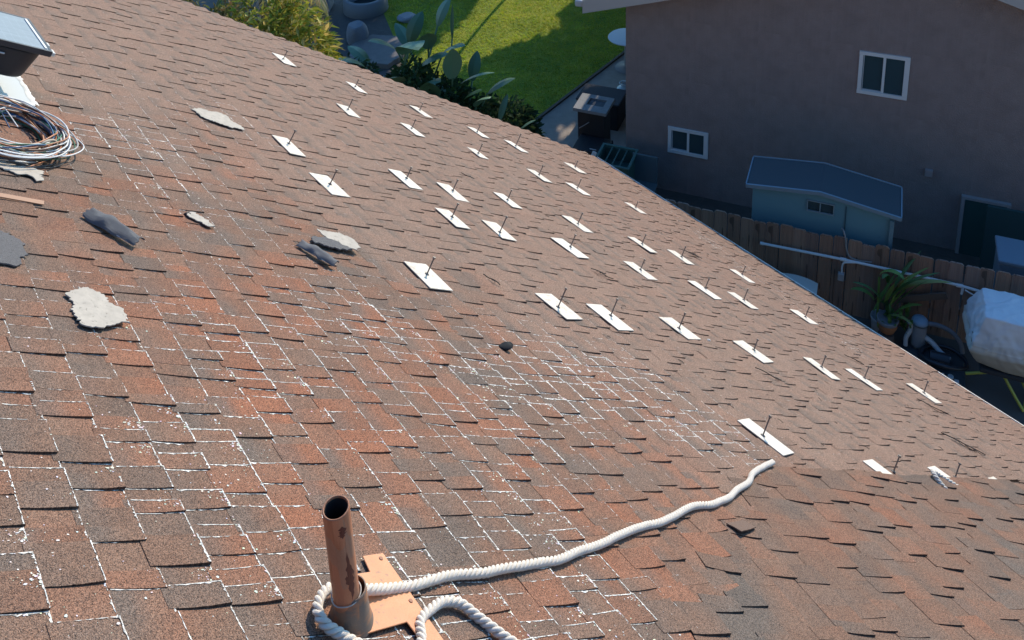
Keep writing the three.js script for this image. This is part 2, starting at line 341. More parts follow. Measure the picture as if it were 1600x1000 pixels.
const PADS = [
  [0, 3.46, 3.64, 0.27, 0.161, 2.0, 0.013, 0.0, 0.09],
  [0, 4.52, 3.62, 0.29, 0.146, -1.6, 0.005, 0.006, 0.09],
  [0, 5.07, 3.61, 0.29, 0.125, 1.4, 0.036, 0.018, 0.09],
  [1, 3.26, 4.54, 0.27, 0.165, -3.2, -0.017, -0.026, 0.11],
  [1, 4.3, 4.51, 0.26, 0.131, 1.3, 0.015, 0.006, 0.09],
  [1, 4.87, 4.5, 0.29, 0.127, -0.3, 0.018, 0.024, 0.08],
  [2, 2.08, 5.02, 0.28, 0.142, -3.6, 0.005, -0.023, 0.1],
  [2, 3.18, 4.95, 0.28, 0.165, -1.2, 0.015, 0.026, 0.1],
  [2, 4.23, 4.91, 0.26, 0.143, 4.8, -0.037, -0.03, 0.11],
  [2, 4.8, 4.92, 0.28, 0.132, 2.6, 0.026, 0.022, 0.08],
  [2, 6.28, 4.87, 0.26, 0.125, 5.2, 0.026, 0.01, 0.09],
  [2, 7.47, 4.84, 0.29, 0.141, 1.9, 0.005, -0.009, 0.08],
  [3, 3.1, 5.63, 0.25, 0.165, -1.9, -0.007, -0.021, 0.1],
  [3, 4.12, 5.58, 0.28, 0.152, -4.1, 0.015, 0.021, 0.09],
  [3, 4.87, 5.6, 0.25, 0.121, -0.2, 0.004, -0.001, 0.08],
  [3, 6.19, 5.55, 0.27, 0.115, -0.2, 0.031, 0.007, 0.08],
  [3, 7.16, 5.52, 0.25, 0.115, -1.0, 0.014, -0.007, 0.07],
  [4, 2.88, 6.26, 0.25, 0.165, -4.4, 0.014, 0.033, 0.07],
  [4, 3.92, 6.24, 0.26, 0.139, -1.3, 0.009, 0.012, 0.08],
  [4, 4.64, 6.25, 0.27, 0.128, -1.9, 0.0, 0.004, 0.09],
  [4, 5.96, 6.2, 0.22, 0.115, 2.4, -0.007, -0.001, 0.09],
  [4, 6.92, 6.2, 0.28, 0.116, -2.4, 0.04, 0.014, 0.07],
  [5, 2.69, 6.96, 0.26, 0.12, 6.9, 0.012, 0.022, 0.08],
  [5, 3.72, 6.89, 0.27, 0.128, -3.3, 0.024, 0.044, 0.08],
  [5, 4.42, 6.91, 0.26, 0.115, -3.4, 0.011, 0.008, 0.08],
  [5, 5.72, 6.85, 0.26, 0.126, -1.6, 0.018, 0.012, 0.09],
  [5, 6.7, 6.85, 0.25, 0.121, -3.3, 0.004, -0.016, 0.07],
  [6, 2.56, 7.43, 0.26, 0.115, -0.0, 0.011, 0.036, 0.09],
  [6, 3.62, 7.35, 0.25, 0.123, 0.4, 0.006, 0.024, 0.09],
  [6, 4.29, 7.34, 0.24, 0.123, 2.1, 0.002, 0.014, 0.09],
  [6, 5.58, 7.3, 0.25, 0.134, -4.4, 0.017, 0.008, 0.09],
  [6, 6.54, 7.29, 0.28, 0.126, -4.8, 0.008, 0.001, 0.13],
  [7, 2.39, 8.25, 0.25, 0.134, 1.4, 0.001, -0.002, 0.09],
  [7, 3.44, 8.14, 0.22, 0.148, 3.2, -0.005, 0.018, 0.09],
  [7, 4.1, 8.14, 0.23, 0.116, 0.1, 0.026, 0.037, 0.08],
  [7, 5.39, 8.05, 0.23, 0.115, 0.7, 0.012, 0.016, 0.06],
  [7, 6.3, 8.05, 0.24, 0.154, -4.4, 0.029, 0.027, 0.07]
];
const ROWN = ['highest pad row', 'second pad row below the ridge', 'third pad row below the ridge', 'fourth pad row below the ridge', 'fifth pad row below the ridge', 'sixth pad row below the ridge', 'next to lowest pad row', 'lowest pad row above the eave'];
const ORD = ['nearest', 'second nearest', 'third nearest', 'fourth nearest', 'fifth nearest', 'farthest'];
const padR = rng(41);
function padThing(label, k, s, l, w, rot, bk, bs, bl, boltOn = true) {
  const g = roofThing('flashing_pad', label, 'flashing pad', k, s, 0.0105, 'white flashing pads with bolts on the roof');
  g.rotateY(rad(-rot));
  const pg = new RoundedBoxGeometry(w, 0.0055, l, 2, 0.0022); pg.translate(0, 0.00275, 0);
  const p = pg.attributes.position, lift = (padR() - 0.3) * 0.004; // thin sheet, slightly bowed
  for (let i = 0; i < p.count; i++) p.setY(i, p.getY(i) + 0.003 * (1 - (2 * p.getX(i) / w) ** 2) + lift * Math.max(0, p.getZ(i) / l));
  pg.computeVertexNormals();
  mesh('plate', pg, M.pads[Math.floor(padR() * 3)], g);
  if (!boltOn) return g;
  const q = new THREE.Vector2(bs, -bk).rotateAround(new THREE.Vector2(), -rad(rot)), lean = (padR() - 0.5) * 0.12;
  const sg = new THREE.SphereGeometry(0.011, 10, 6, 0, 6.3, 0, 1.57); sg.scale(1.1, 0.55, 1.3); sg.translate(q.x, 0.007, q.y); mesh('sealant', sg, M.seal, g);
  const shaft = cyl(0.0040, 0.0040, bl, 0, 0, 0, 8); const head = merged(cyl(0.0092, 0.0092, 0.007, 0, bl - 0.001, 0, 6), cyl(0.010, 0.010, 0.0016, 0, bl - 0.0025, 0, 12));
  for (const h of [shaft, head]) { h.rotateZ(lean); h.rotateX(lean * 0.6); h.translate(q.x, 0.006, q.y); }
  mesh('bolt_shaft', shaft, M.bolt, g); mesh('bolt_head', head, M.boltHead, g);
  return g;
}
{
  const count = {}, seen = {}; PADS.forEach((p) => count[p[0]] = (count[p[0]] || 0) + 1);
  for (const [r, k, s, l, w, rot, bk, bs, bl] of PADS) {
    const i = seen[r] = (seen[r] ?? -1) + 1;
    padThing(`white bolted pad, ${i === count[r] - 1 ? 'farthest' : ORD[i]} of ${count[r]} in the ${ROWN[r]}`, k, s, l, w, rot, bk, bs, bl);
  }
  padThing('white pad half hidden behind the near roof crest, leftmost of three there', 1.72, 5.80, 0.22, 0.14, 0, 0.0, 0.115, 0.09);
  padThing('white pad beside the looped rope end, partly behind the near roof crest', 1.60, 6.50, 0.22, 0.13, 0, 0.0, 0.12, 0.08);
  padThing('white pad at the right photo edge, partly behind the near roof crest', 1.44, 7.17, 0.22, 0.12, 0, 0.05, 0.05, 0.05, false);
}

// ---------------------------------------------------------------- vent pipe with flashing
{
  const PK = 1.605, PS = 1.945, g = roofThing('vent_pipe', 'rust painted plumbing vent pipe in its flashing with rope around it', 'vent pipe', PK, PS, 0.008);
  const paintMap = dataTex(256, 512, (x, y) => {
    let c = [0.50, 0.205, 0.105]; const n = fbm(x / 18, y / 40, 6), d = noise(x / 30, y / 26, 12);
    c = mix3(c, [0.39, 0.15, 0.072], sstep(0.4, 0.75, n)); if (d > 0.7) c = mix3(c, [0.30, 0.21, 0.15], 0.4);
    return c.map((v) => v * (0.94 + 0.12 * hash(x, y, 2)));
  });
  const upL = new THREE.Vector3(0, 1, 0).applyQuaternion(roofQ.clone().invert()); // world up in the roof frame
  const lean = new THREE.Quaternion().setFromUnitVectors(new THREE.Vector3(0, 1, 0), upL);
  const H = 0.375, ro = 0.0325, ri = 0.028;
  const prof = [[ri, 0.02], [ri, H], [ri + 0.0015, H + 0.0015], [ro - 0.001, H + 0.0015], [ro, H - 0.001], [ro, 0.03]].map(([x, y]) => new THREE.Vector2(x, y));
  const pipe = new THREE.LatheGeometry(prof, 40); pipe.applyQuaternion(lean);
  const pm = new THREE.MeshStandardMaterial({ map: paintMap, roughness: 0.62, bumpMap: speck(0, 1, 40, 3), bumpScale: 0.0006, side: THREE.DoubleSide });
  mesh('pipe', pipe, pm, g);
  const ins = cyl(ri - 0.0006, ri - 0.0006, H - 0.004, 0, 0, 0, 32, true); ins.applyQuaternion(lean);
  mesh('bore', ins, std(0.02, 0.02, 0.02, { side: THREE.DoubleSide }), g);
  // bare streaks where the paint has come off, thin curved flakes
  const flake = (y0, y1, a0, w, seed) => { const m = new MB(), n = 18; let pv = null; for (let i = 0; i <= n; i++) { const t = i / n, y = lerp(y0, y1, t), ww = w * Math.sin(Math.PI * Math.min(1, t * 1.02 + 0.01)) * (0.45 + 0.9 * hash(i, seed, 3)), cc = a0 + (noise(i * 0.5, seed, 8) - 0.5) * 0.22, q = [-1, -0.33, 0.33, 1].map((e) => { const a = cc + e * ww; return [Math.sin(a) * (ro + 0.0004), y, Math.cos(a) * (ro + 0.0004)]; }); if (pv) for (let e = 0; e < 3; e++) m.quad(pv[e], pv[e + 1], q[e + 1], q[e], [0.1, 0.02, 0.015]); pv = q; } const gg = m.geo(); gg.applyQuaternion(lean); return gg; };
  const fl = mesh('bare_streak', flake(0.105, 0.265, 0.02, 0.30, 4), new THREE.MeshStandardMaterial({ vertexColors: true, roughness: 0.5, side: THREE.DoubleSide }), g);
  mesh('bare_spot', flake(0.312, 0.352, -0.12, 0.34, 9), fl.material, g);
  // cone and sealant
  const cone = new THREE.LatheGeometry([[0.060, -0.006], [0.053, 0.014], [0.046, 0.042], [0.041, 0.072], [0.037, 0.094], [0.036, 0.098], [0.033, 0.099]].map(([x, y]) => new THREE.Vector2(x, y)), 40); cone.applyQuaternion(lean.clone().slerp(new THREE.Quaternion(), 0.25));
  mesh('cone_collar', cone, new THREE.MeshStandardMaterial({ map: dataTex(256, 256, (x, y) => { const n = fbm(x / 30, y / 30, 16); return mix3([0.40, 0.19, 0.10], [0.2, 0.15, 0.115], sstep(0.3, 0.62, n + (y > 170 ? 0.12 : 0))); }), roughness: 0.7, bumpMap: speck(0, 1, 20, 9), bumpScale: 0.001 }), g);
  const ring = []; for (let i = 0; i < 16; i++) { const a = i / 16 * 6.283; ring.push([Math.cos(a) * 0.0360, 0.095 + 0.006 * (hash(i, 3, 4) - 0.5), Math.sin(a) * 0.0360]); }
  const rgeo = tube(ring, 0.0017, 64, 5, true); rgeo.applyQuaternion(lean); mesh('sealant_bead', rgeo, std(0.55, 0.48, 0.40), g);
  // flat flashing sheet
  const fm = new THREE.MeshStandardMaterial({ map: dataTex(512, 512, (x, y) => { const n = fbm(x / 60, y / 60, 26), s1 = fbm(x / 14, y / 14, 36); let c = mix3([0.74, 0.325, 0.15], [0.62, 0.26, 0.12], n); if (s1 > 0.68) c = mix3(c, [0.36, 0.2, 0.13], (s1 - 0.68) * 4); return c.map((v) => v * (0.95 + 0.1 * hash(x, y, 12))); }), roughness: 0.6, bumpMap: speck(0, 1, 14, 19), bumpScale: 0.002 });
  const sh = new THREE.Shape([[-0.03, -0.055], [-0.025, 0.02], [0.045, 0.05], [0.05, 0.122], [0.143, 0.119], [0.153, 0.174], [0.224, 0.172], [0.228, -0.16], [0.165, -0.155], [0.155, -0.05]].map(([x, y]) => new THREE.Vector2(x, y)));
  const fg = new THREE.ExtrudeGeometry(sh, { depth: 0.002, bevelEnabled: true, bevelSize: 0.001, bevelThickness: 0.0008, bevelSegments: 1, curveSegments: 4 });
  { const u = fg.attributes.uv, p = fg.attributes.position; for (let i = 0; i < u.count; i++) u.setXY(i, p.getX(i) * 2.2, p.getY(i) * 2.2); }
  fg.rotateX(-Math.PI / 2); fg.translate(0, 0.006, 0); mesh('flashing_sheet', fg, fm, g);
  for (const [x, z] of [[0.205, -0.155], [0.208, -0.005]]) { const h = cyl(0.006, 0.0065, 0.003, x, 0.008, z, 12); mesh('nail_head', h, std(0.4, 0.2, 0.12), g); }
}

// ---------------------------------------------------------------- rope
M.rope = new THREE.MeshStandardMaterial({ color: new THREE.Color().setRGB(0.88, 0.77, 0.63), roughness: 0.95, bumpMap: dataTex(64, 64, (x, y) => 0.5 + 0.5 * Math.sin((x + y * 0.3) * 1.2) * hash(x >> 1, y >> 3, 4)), bumpScale: 0.0015 });
function ropeGeo(path, ro, seed) {
  const curve = new THREE.CatmullRomCurve3(path.map(([k, s, n]) => new THREE.Vector3(s, n, -k)), false, 'centripetal'), len = curve.getLength(), n = Math.ceil(len / 0.0026), R = 8, rr = ro * 0.46, off = ro * 0.56, pitch = ro * 4.2;
  curve.arcLengthDivisions = 2000; curve.updateArcLengths();
  const pts = []; for (let i = 0; i <= n; i++) { const p = curve.getPointAt(i / n), d = i / n * len; p.x += 0.0022 * (noise(d * 22, seed, 3) - 0.5) * 2 + 0.006 * (noise(d * 6, seed, 5) - 0.5) * 2; p.z += 0.0022 * (noise(d * 19, seed, 9) - 0.5) * 2 + 0.007 * (noise(d * 7, seed, 15) - 0.5) * 2; pts.push(p); }
  const up = new THREE.Vector3(0, 1, 0), pos = [], uv = [], idx = [], v = new THREE.Vector3();
  for (let st = 0; st < 3; st++) {
    const b0 = pos.length / 3, C = [];
    for (let i = 0; i <= n; i++) { const t = pts[Math.min(n, i + 1)].clone().sub(pts[Math.max(0, i - 1)]).normalize(), x = new THREE.Vector3().crossVectors(t, up).normalize(), y = new THREE.Vector3().crossVectors(x, t), a = st * 2.0944 + i / n * len / pitch * 6.283; C.push(pts[i].clone().addScaledVector(x, Math.cos(a) * off).addScaledVector(y, Math.sin(a) * off)); }
    for (let i = 0; i <= n; i++) {
      const t = C[Math.min(n, i + 1)].clone().sub(C[Math.max(0, i - 1)]).normalize(), x = new THREE.Vector3().crossVectors(t, up).normalize(), y = new THREE.Vector3().crossVectors(x, t), sc = i === 0 || i === n ? 0.55 : 1;
      for (let j = 0; j <= R; j++) { const a = j / R * 6.283; v.copy(C[i]).addScaledVector(x, Math.cos(a) * rr * sc).addScaledVector(y, Math.sin(a) * rr * sc); pos.push(v.x, v.y, v.z); uv.push(i * 0.0026 * 40, j / R * 2); }
    }
    for (let i = 0; i < n; i++) for (let j = 0; j < R; j++) { const a = b0 + i * (R + 1) + j, b = a + R + 1; idx.push(a, a + 1, b, b, a + 1, b + 1); }
    for (const [ring, flip] of [[0, 1], [n, 0]]) { const c = pos.length / 3; pos.push(C[ring].x, C[ring].y, C[ring].z); uv.push(0, 0); for (let j = 0; j < R; j++) { const a = b0 + ring * (R + 1) + j; flip ? idx.push(c, a + 1, a) : idx.push(c, a, a + 1); } }
  }
  const g = new THREE.BufferGeometry(); g.setAttribute('position', new THREE.Float32BufferAttribute(pos, 3)); g.setAttribute('uv', new THREE.Float32BufferAttribute(uv, 2)); g.setIndex(idx); g.computeVertexNormals(); return g;
}
function ropeThing(name, label, pts, ro, seed) {
  const [k0, s0] = pts[0], g = ropeGeo(pts.map(([k, s, n]) => [k - k0, s - s0, n + (n < 0.03 ? und(k, s) - und(k0, s0) : 0)]), ro, seed);
  const o = mesh(name, g, M.rope, scene); o.position.copy(roofPt(k0, s0, und(k0, s0))); o.quaternion.copy(roofQ); return tag(o, label, 'rope');
}
ropeThing('rope', 'long off-white twisted rope snaking from the roof crest and around the vent pipe', [[1.9, 4.77, 0.022], [1.87, 4.6, 0.022], [1.815, 4.38, 0.021], [1.77, 4.19, 0.021], [1.735, 3.95, 0.022], [1.73, 3.73, 0.023], [1.705, 3.57, 0.022], [1.69, 3.36, 0.021], [1.665, 3.1, 0.021], [1.64, 2.83, 0.021], [1.645, 2.62, 0.021], [1.648, 2.45, 0.021], [1.655, 2.3, 0.021], [1.648, 2.19, 0.022], [1.648, 2.11, 0.026], [1.645, 2.045, 0.03], [1.655, 1.985, 0.033], [1.675, 1.945, 0.035], [1.672, 1.9, 0.035], [1.648, 1.862, 0.035], [1.622, 1.843, 0.033], [1.583, 1.846, 0.03], [1.546, 1.881, 0.027], [1.508, 1.925, 0.023], [1.455, 1.985, 0.02], [1.44, 2.05, 0.02], [1.49, 2.1, 0.021], [1.548, 2.14, 0.022], [1.572, 2.2, 0.024], [1.575, 2.26, 0.024], [1.56, 2.305, 0.023], [1.51, 2.335, 0.022], [1.45, 2.37, 0.021], [1.36, 2.42, 0.02], [1.22, 2.47, 0.02]], 0.0134, 3);
ropeThing('rope_loop', 'short looped end of white rope lying beside a half hidden pad', [[1.46, 6.00, 0.085], [1.50, 5.99, 0.10], [1.535, 5.99, 0.115], [1.56, 6.02, 0.118], [1.565, 6.07, 0.112], [1.54, 6.11, 0.102], [1.505, 6.14, 0.098], [1.46, 6.17, 0.09]], 0.0125, 8);

// ---------------------------------------------------------------- solar attic fan
{
  const g = roofThing('solar_attic_fan', 'dark roof vent fan with a solar panel on top at the upper left', 'roof vent', 5.13, 1.61, 0);
  const metal = std(0.07, 0.075, 0.085, { roughness: 0.4, metalness: 0.15 });
  // flashing with pale sealant
  const fl = new RoundedBoxGeometry(0.64, 0.004, 0.52, 1, 0.0018); fl.translate(0, 0.013, 0); mesh('flashing', fl, std(0.52, 0.52, 0.50, { roughness: 0.5 }), g);
  const m = new MB(), r = rng(9); let pv = null;
  for (let i = 0; i <= 40; i++) { const x = -0.31 + i * 0.0155, w = 0.012 + 0.02 * noise(i * 0.6, 2, 4), z = 0.255; const q = [[x, 0.0162, z - w * 0.6], [x, 0.0195 + 0.003 * r(), z], [x, 0.0162, z + 0.018 + w * 0.4 * r()]]; if (pv) for (let e = 0; e < 2; e++) m.quad(pv[e], pv[e + 1], q[e + 1], q[e], [0.75, 0.71, 0.64]); pv = q; }
  pv = null;
  for (let i = 0; i <= 30; i++) { const z = -0.27 + i * 0.0178, w = 0.008 + 0.02 * noise(i * 0.6, 5, 4), x = 0.312; const q = [[x - w * 0.7, 0.0162, z], [x, 0.0195 + 0.002 * r(), z], [x + 0.012 + w * 0.6 * r(), 0.0150, z]]; if (pv) for (let e = 0; e < 2; e++) m.quad(q[e], q[e + 1], pv[e + 1], pv[e], [0.75, 0.71, 0.64]); pv = q; }
  mesh('sealant', m.geo(), M.worn, g);
  const neck = new THREE.LatheGeometry([[0.17, 0.012], [0.155, 0.03], [0.145, 0.06], [0.145, 0.13]].map(([x, y]) => new THREE.Vector2(x, y)), 36); mesh('neck', neck, std(0.33, 0.34, 0.35, { roughness: 0.35, metalness: 0.4, side: THREE.DoubleSide }), g);
  const hs = new THREE.Shape(); { const w = 0.235, r = 0.09; hs.moveTo(-w + r, -w); hs.lineTo(w - r, -w); hs.absarc(w - r, -w + r, r, -Math.PI / 2, 0); hs.lineTo(w, w - r); hs.absarc(w - r, w - r, r, 0, Math.PI / 2); hs.lineTo(-w + r, w); hs.absarc(-w + r, w - r, r, Math.PI / 2, Math.PI); hs.lineTo(-w, -w + r); hs.absarc(-w + r, -w + r, r, Math.PI, Math.PI * 1.5); }
  const hg = new THREE.ExtrudeGeometry(hs, { depth: 0.13, bevelEnabled: true, bevelSize: 0.012, bevelThickness: 0.012, bevelSegments: 3, curveSegments: 8 }); hg.rotateX(-Math.PI / 2); hg.translate(0, 0.125, 0);
  { const p = hg.attributes.position; for (let i = 0; i < p.count; i++) { const t = (p.getY(i) - 0.11) / 0.16, f = 0.9 + 0.12 * t; p.setX(i, p.getX(i) * f); p.setZ(i, p.getZ(i) * f); } hg.computeVertexNormals(); }
  mesh('housing', hg, std(0.014, 0.021, 0.030, { roughness: 0.45 }), g);
  const panelMap = dataTex(512, 512, (x, y) => { const l = (x % 43) < 1.5 ? 0.35 : 0, n = fbm(x / 90, y / 9, 3), d = hash(x >> 2, y, 3); const v = 0.16 + n * 0.1 + l * 0.25 + (d > 0.985 ? 0.22 : 0); return [v * 0.95, v * 1.0, v * 1.1]; });
  const pl = box(0.50, 0.016, 0.50, 0, 0.289, 0); mesh('solar_panel', pl, new THREE.MeshPhysicalMaterial({ map: panelMap, roughness: 0.35, clearcoat: 0.6, clearcoatRoughness: 0.35 }), g);
  const fr = []; for (const [x, z, w, d] of [[0, 0.258, 0.532, 0.016], [0, -0.258, 0.532, 0.016], [0.258, 0, 0.016, 0.5], [-0.258, 0, 0.016, 0.5]]) fr.push(box(w, 0.03, d, x, 0.284, z, 0.002));
  mesh('panel_frame', merged(...fr), std(0.055, 0.055, 0.06, { roughness: 0.4, metalness: 0.3 }), g);
  mesh('frame_cap', box(0.014, 0.004, 0.47, 0.238, 0.2995, 0.0, 0.001), std(0.75, 0.73, 0.68, { roughness: 0.4 }), g);
  mesh('bracket', merged(box(0.03, 0.02, 0.06, 0.285, 0.272, 0.19, 0.004), box(0.03, 0.02, 0.05, 0.285, 0.272, 0.08, 0.004)), std(0.7, 0.66, 0.6), g);
  mesh('rail', merged(box(0.16, 0.008, 0.01, -0.02, 0.232, 0.252, 0.003), box(0.07, 0.008, 0.01, -0.16, 0.226, 0.252, 0.003)), std(0.6, 0.62, 0.65, { metalness: 0.5, roughness: 0.35 }), g);
}

// ---------------------------------------------------------------- coil of wires
{
  const g = roofThing('wire_coil', 'tangled coil of coloured electrical wires lying below the roof vent', 'wire coil', 4.42, 1.64, 0.008), r = rng(13);
  const cols = [[0.75, 0.73, 0.68], [0.55, 0.22, 0.10], [0.04, 0.04, 0.045], [0.72, 0.70, 0.66], [0.05, 0.16, 0.09], [0.5, 0.2, 0.09], [0.06, 0.12, 0.22], [0.45, 0.42, 0.38], [0.66, 0.32, 0.16], [0.8, 0.78, 0.74], [0.12, 0.06, 0.04]].map((c) => std(...c, { roughness: 0.5 }));
  for (let i = 0; i < 46; i++) {
    const a = 0.20 + r() * 0.15, b = 0.22 + r() * 0.13, cx = (r() - 0.5) * 0.06, cz = (r() - 0.5) * 0.08, h = 0.006 + r() * 0.055, ph = r() * 6.28, tilt = (r() - 0.5) * 0.05, pts = [], n = 14, tw = (r() - 0.5) * 0.3;
    for (let j = 0; j < n; j++) { const t = j / n * 6.283 + ph, w = 1 + (r() - 0.5) * 0.11, x = Math.cos(t) * a * w, z = Math.sin(t) * b * w; pts.push([cx + x * Math.cos(tw) - z * Math.sin(tw), Math.max(0.004, h + tilt * Math.cos(t) + (r() - 0.5) * 0.022), cz + x * Math.sin(tw) + z * Math.cos(tw)]); }
    const o = mesh('wire', tube(pts, 0.0030 + r() * 0.0020, 90, 6, true), cols[i % cols.length], g); o.name = 'wire' + (i ? '_' + String(i).padStart(3, '0') : '');
  }
  for (let i = 0; i < 8; i++) { const t = 1 + r() * 3, pts = []; for (let j = 0; j < 5; j++) pts.push([(r() - 0.5) * 0.06 + j * 0.05 - 0.12, 0.02 + r() * 0.05, -0.25 + (r() - 0.5) * 0.5]); const o = mesh('loose_wire', tube(pts, 0.0025, 40, 5), cols[(i * 3) % cols.length], g); o.name = 'loose_wire' + (i ? '_' + String(i).padStart(3, '0') : ''); }
  const band = tube([[0.12, 0.01, 0.2], [0.13, 0.07, 0.21], [0.2, 0.075, 0.16], [0.24, 0.02, 0.15]], 0.006, 20, 6); mesh('tie_band', band, std(0.5, 0.4, 0.3), g);
}

// ---------------------------------------------------------------- torn shingle pieces and debris
M.feltPale = std(0.56, 0.49, 0.405, { roughness: 0.9, map: dataTex(256, 256, (x, y) => { const v = 0.72 + 0.28 * fbm(x / 20, y / 20, 7) - (fbm(x / 7, y / 7, 15) > 0.76 ? 0.3 : 0); return [v, v * 0.99, v * 0.97]; }), bumpMap: speck(0, 1, 30, 7), bumpScale: 0.001 });
M.feltGrey = std(0.27, 0.25, 0.24, { roughness: 0.95, bumpMap: granT.bump, bumpScale: 0.002, map: granT.col });
M.tar = std(0.035, 0.033, 0.034, { roughness: 0.8, side: THREE.DoubleSide });
function jagged(pts, seed, amp, step = 0.009) {
  const o = [];
  pts.forEach((p, i) => { const q = pts[(i + 1) % pts.length], L = Math.hypot(q[0] - p[0], q[1] - p[1]), n = Math.max(2, Math.round(L / step)); for (let j = 0; j < n; j++) { const t = j / n, e = j ? ((hash(j, i, seed) - 0.5) * amp * 0.6 + (noise((i + t) * 1.7, seed, 12) - 0.5) * amp * 1.6) : 0; o.push([lerp(p[0], q[0], t) - (q[1] - p[1]) / L * e, lerp(p[1], q[1], t) + (q[0] - p[0]) / L * e]); } });
  return o;
}
function scrap(name, label, pts, n, th, mat, seed, amp = 0.012, tilt = [0, 0], bend = 0) {
  const kc = pts.reduce((a, p) => a + p[0], 0) / pts.length, sc = pts.reduce((a, p) => a + p[1], 0) / pts.length;
  const sh = new THREE.Shape(jagged(pts.map(([k, s]) => [s - sc, k - kc]), seed, amp).map(([x, y]) => new THREE.Vector2(x, y)));
  const gg = new THREE.ExtrudeGeometry(sh, { depth: th, bevelEnabled: true, bevelSize: 0.0004, bevelThickness: 0.0004, bevelSegments: 1 });
  const u = gg.attributes.uv, p = gg.attributes.position; for (let i = 0; i < u.count; i++) u.setXY(i, p.getX(i) * 3, p.getY(i) * 3);
  gg.rotateX(-Math.PI / 2);
  for (let i = 0; i < p.count; i++) { const x = p.getX(i), z = p.getZ(i); p.setY(i, p.getY(i) + x * tilt[0] - z * tilt[1] + bend * z * z); }
  gg.computeVertexNormals();
  const o = mesh(name, gg, mat, scene); o.position.copy(roofPt(kc, sc, und(kc, sc) + n)); o.quaternion.copy(roofQ); return tag(o, label, 'roofing scrap');
}
const bigG = scrap('torn_shingle', 'large pale torn piece of shingle lying on the lower left tabs', [[3.114, 1.664], [3.11, 1.697], [3.064, 1.741], [3.006, 1.752], [2.947, 1.775], [2.878, 1.776], [2.877, 1.727], [2.866, 1.689], [2.873, 1.613], [2.906, 1.602], [2.961, 1.607], [3.033, 1.611], [3.079, 1.627]], 0.017, 0.0035, M.feltPale, 3, 0.0192, [0.06, -0.02], 0.1);
scrap('torn_shingle', 'pale pointed scrap of shingle near the upper part of the roof', [[5.361, 3.003], [5.393, 3.136], [5.369, 3.244], [5.287, 3.279], [5.186, 3.313], [5.161, 3.218], [5.21, 3.137], [5.263, 3.043]], 0.018, 0.004, M.feltPale, 8, 0.0224, [0.03, 0.03], 0.15);
scrap('torn_shingle', 'pale torn scrap partly under the coil of wires', [[4.158, 1.528], [4.109, 1.691], [4.051, 1.763], [3.999, 1.753], [3.955, 1.731], [3.996, 1.67], [4.033, 1.594], [4.086, 1.508]], 0.016, 0.0035, M.feltPale, 12, 0.0224, [0.03, 0.02]);
scrap('torn_shingle', 'small pale scrap with a dark lump at its upper end', [[3.837, 2.376], [3.838, 2.418], [3.775, 2.461], [3.723, 2.473], [3.716, 2.443], [3.763, 2.394], [3.808, 2.364]], 0.016, 0.0035, M.feltPale, 15, 0.0128, [0.05, 0.04]);
scrap('torn_shingle', 'pale flat scrap, topmost of the stacked scraps mid roof', [[3.8, 3.094], [3.782, 3.221], [3.715, 3.282], [3.638, 3.282], [3.614, 3.242], [3.665, 3.168], [3.727, 3.108]], 0.036, 0.0035, M.feltPale, 18, 0.0160, [0.05, 0.05]);
scrap('torn_shingle', 'grey granular scrap under the topmost pale scrap mid roof', [[3.724, 3.029], [3.722, 3.115], [3.675, 3.201], [3.62, 3.215], [3.605, 3.128], [3.638, 3.049], [3.673, 3.003]], 0.026, 0.006, M.feltGrey, 21, 0.0192, [0.04, 0.02]);
function curled(name, label, k, s, dir, L, R, arc, lift, mat, edgeMat, a0 = 0) {
  const g = roofThing(name, label, 'roofing scrap', k, s, 0.014);
  g.rotateY(dir);
  const build = (r0, r1, col) => { const m = new MB(), n = 20, q = 10; const P = (i, j, r) => { const e1 = 0.65 + 0.5 * noise(i * 0.45, L * 40, 5), e0 = 0.7 + 0.4 * noise(i * 0.4 + 20, L * 40, 7), u = (j / q - 0.5) * (j > q / 2 ? e1 : e0) * 1.25, a = a0 + arc * u, z = (i / n - 0.5) * L * (1 + 0.16 * (noise(j * 0.8, L * 30, 8) - 0.5)), wob = R * 0.28 * (noise(i * 0.28 + 3, j * 0.28, 3) - 0.5), taper = 1 - 0.45 * Math.abs(i / n - 0.45) ** 1.3; return [Math.sin(a) * (r + wob) * taper, lift + Math.cos(a) * (r + wob) * taper - R * 0.6 + lift * 0.5 * (i / n), z + (j % 2 ? 0.003 : -0.002) * (i === 0 || i === n ? 1 : 0)]; }; for (let i = 0; i < n; i++) for (let j = 0; j < q; j++) { m.quad(P(i, j, r1), P(i + 1, j, r1), P(i + 1, j + 1, r1), P(i, j + 1, r1), col); m.quad(P(i, j + 1, r0), P(i + 1, j + 1, r0), P(i + 1, j, r0), P(i, j, r0), col); } for (let i = 0; i < n; i++) for (const j of [0, q]) m.quad(P(i, j, r0), P(i + 1, j, r0), P(i + 1, j, r1), P(i, j, r1), col); for (let j = 0; j < q; j++) for (const i of [0, n]) m.quad(P(i, j, r0), P(i, j, r1), P(i, j + 1, r1), P(i, j + 1, r0), col); return m.geo(true); };
  mesh('sheet', build(R - 0.005, R, [1, 1, 1]), mat, g);
  const rim = []; for (let i = 0; i <= 8; i++) { const t = i / 8, a = a0 - arc / 2, taper = 1 - 0.45 * Math.abs(t - 0.45) ** 1.3; rim.push([Math.sin(a) * R * taper * 0.92, -0.004 + lift + Math.cos(a) * R * taper - R * 0.6 + lift * 0.5 * t, (t - 0.5) * L]); }
  mesh('torn_rim', tube(rim, 0.0022, 24, 5), edgeMat, g);
  return g;
}
M.curlTop = std(0.15, 0.145, 0.145, { roughness: 0.7, bumpMap: granT.bump, bumpScale: 0.002, side: THREE.DoubleSide });
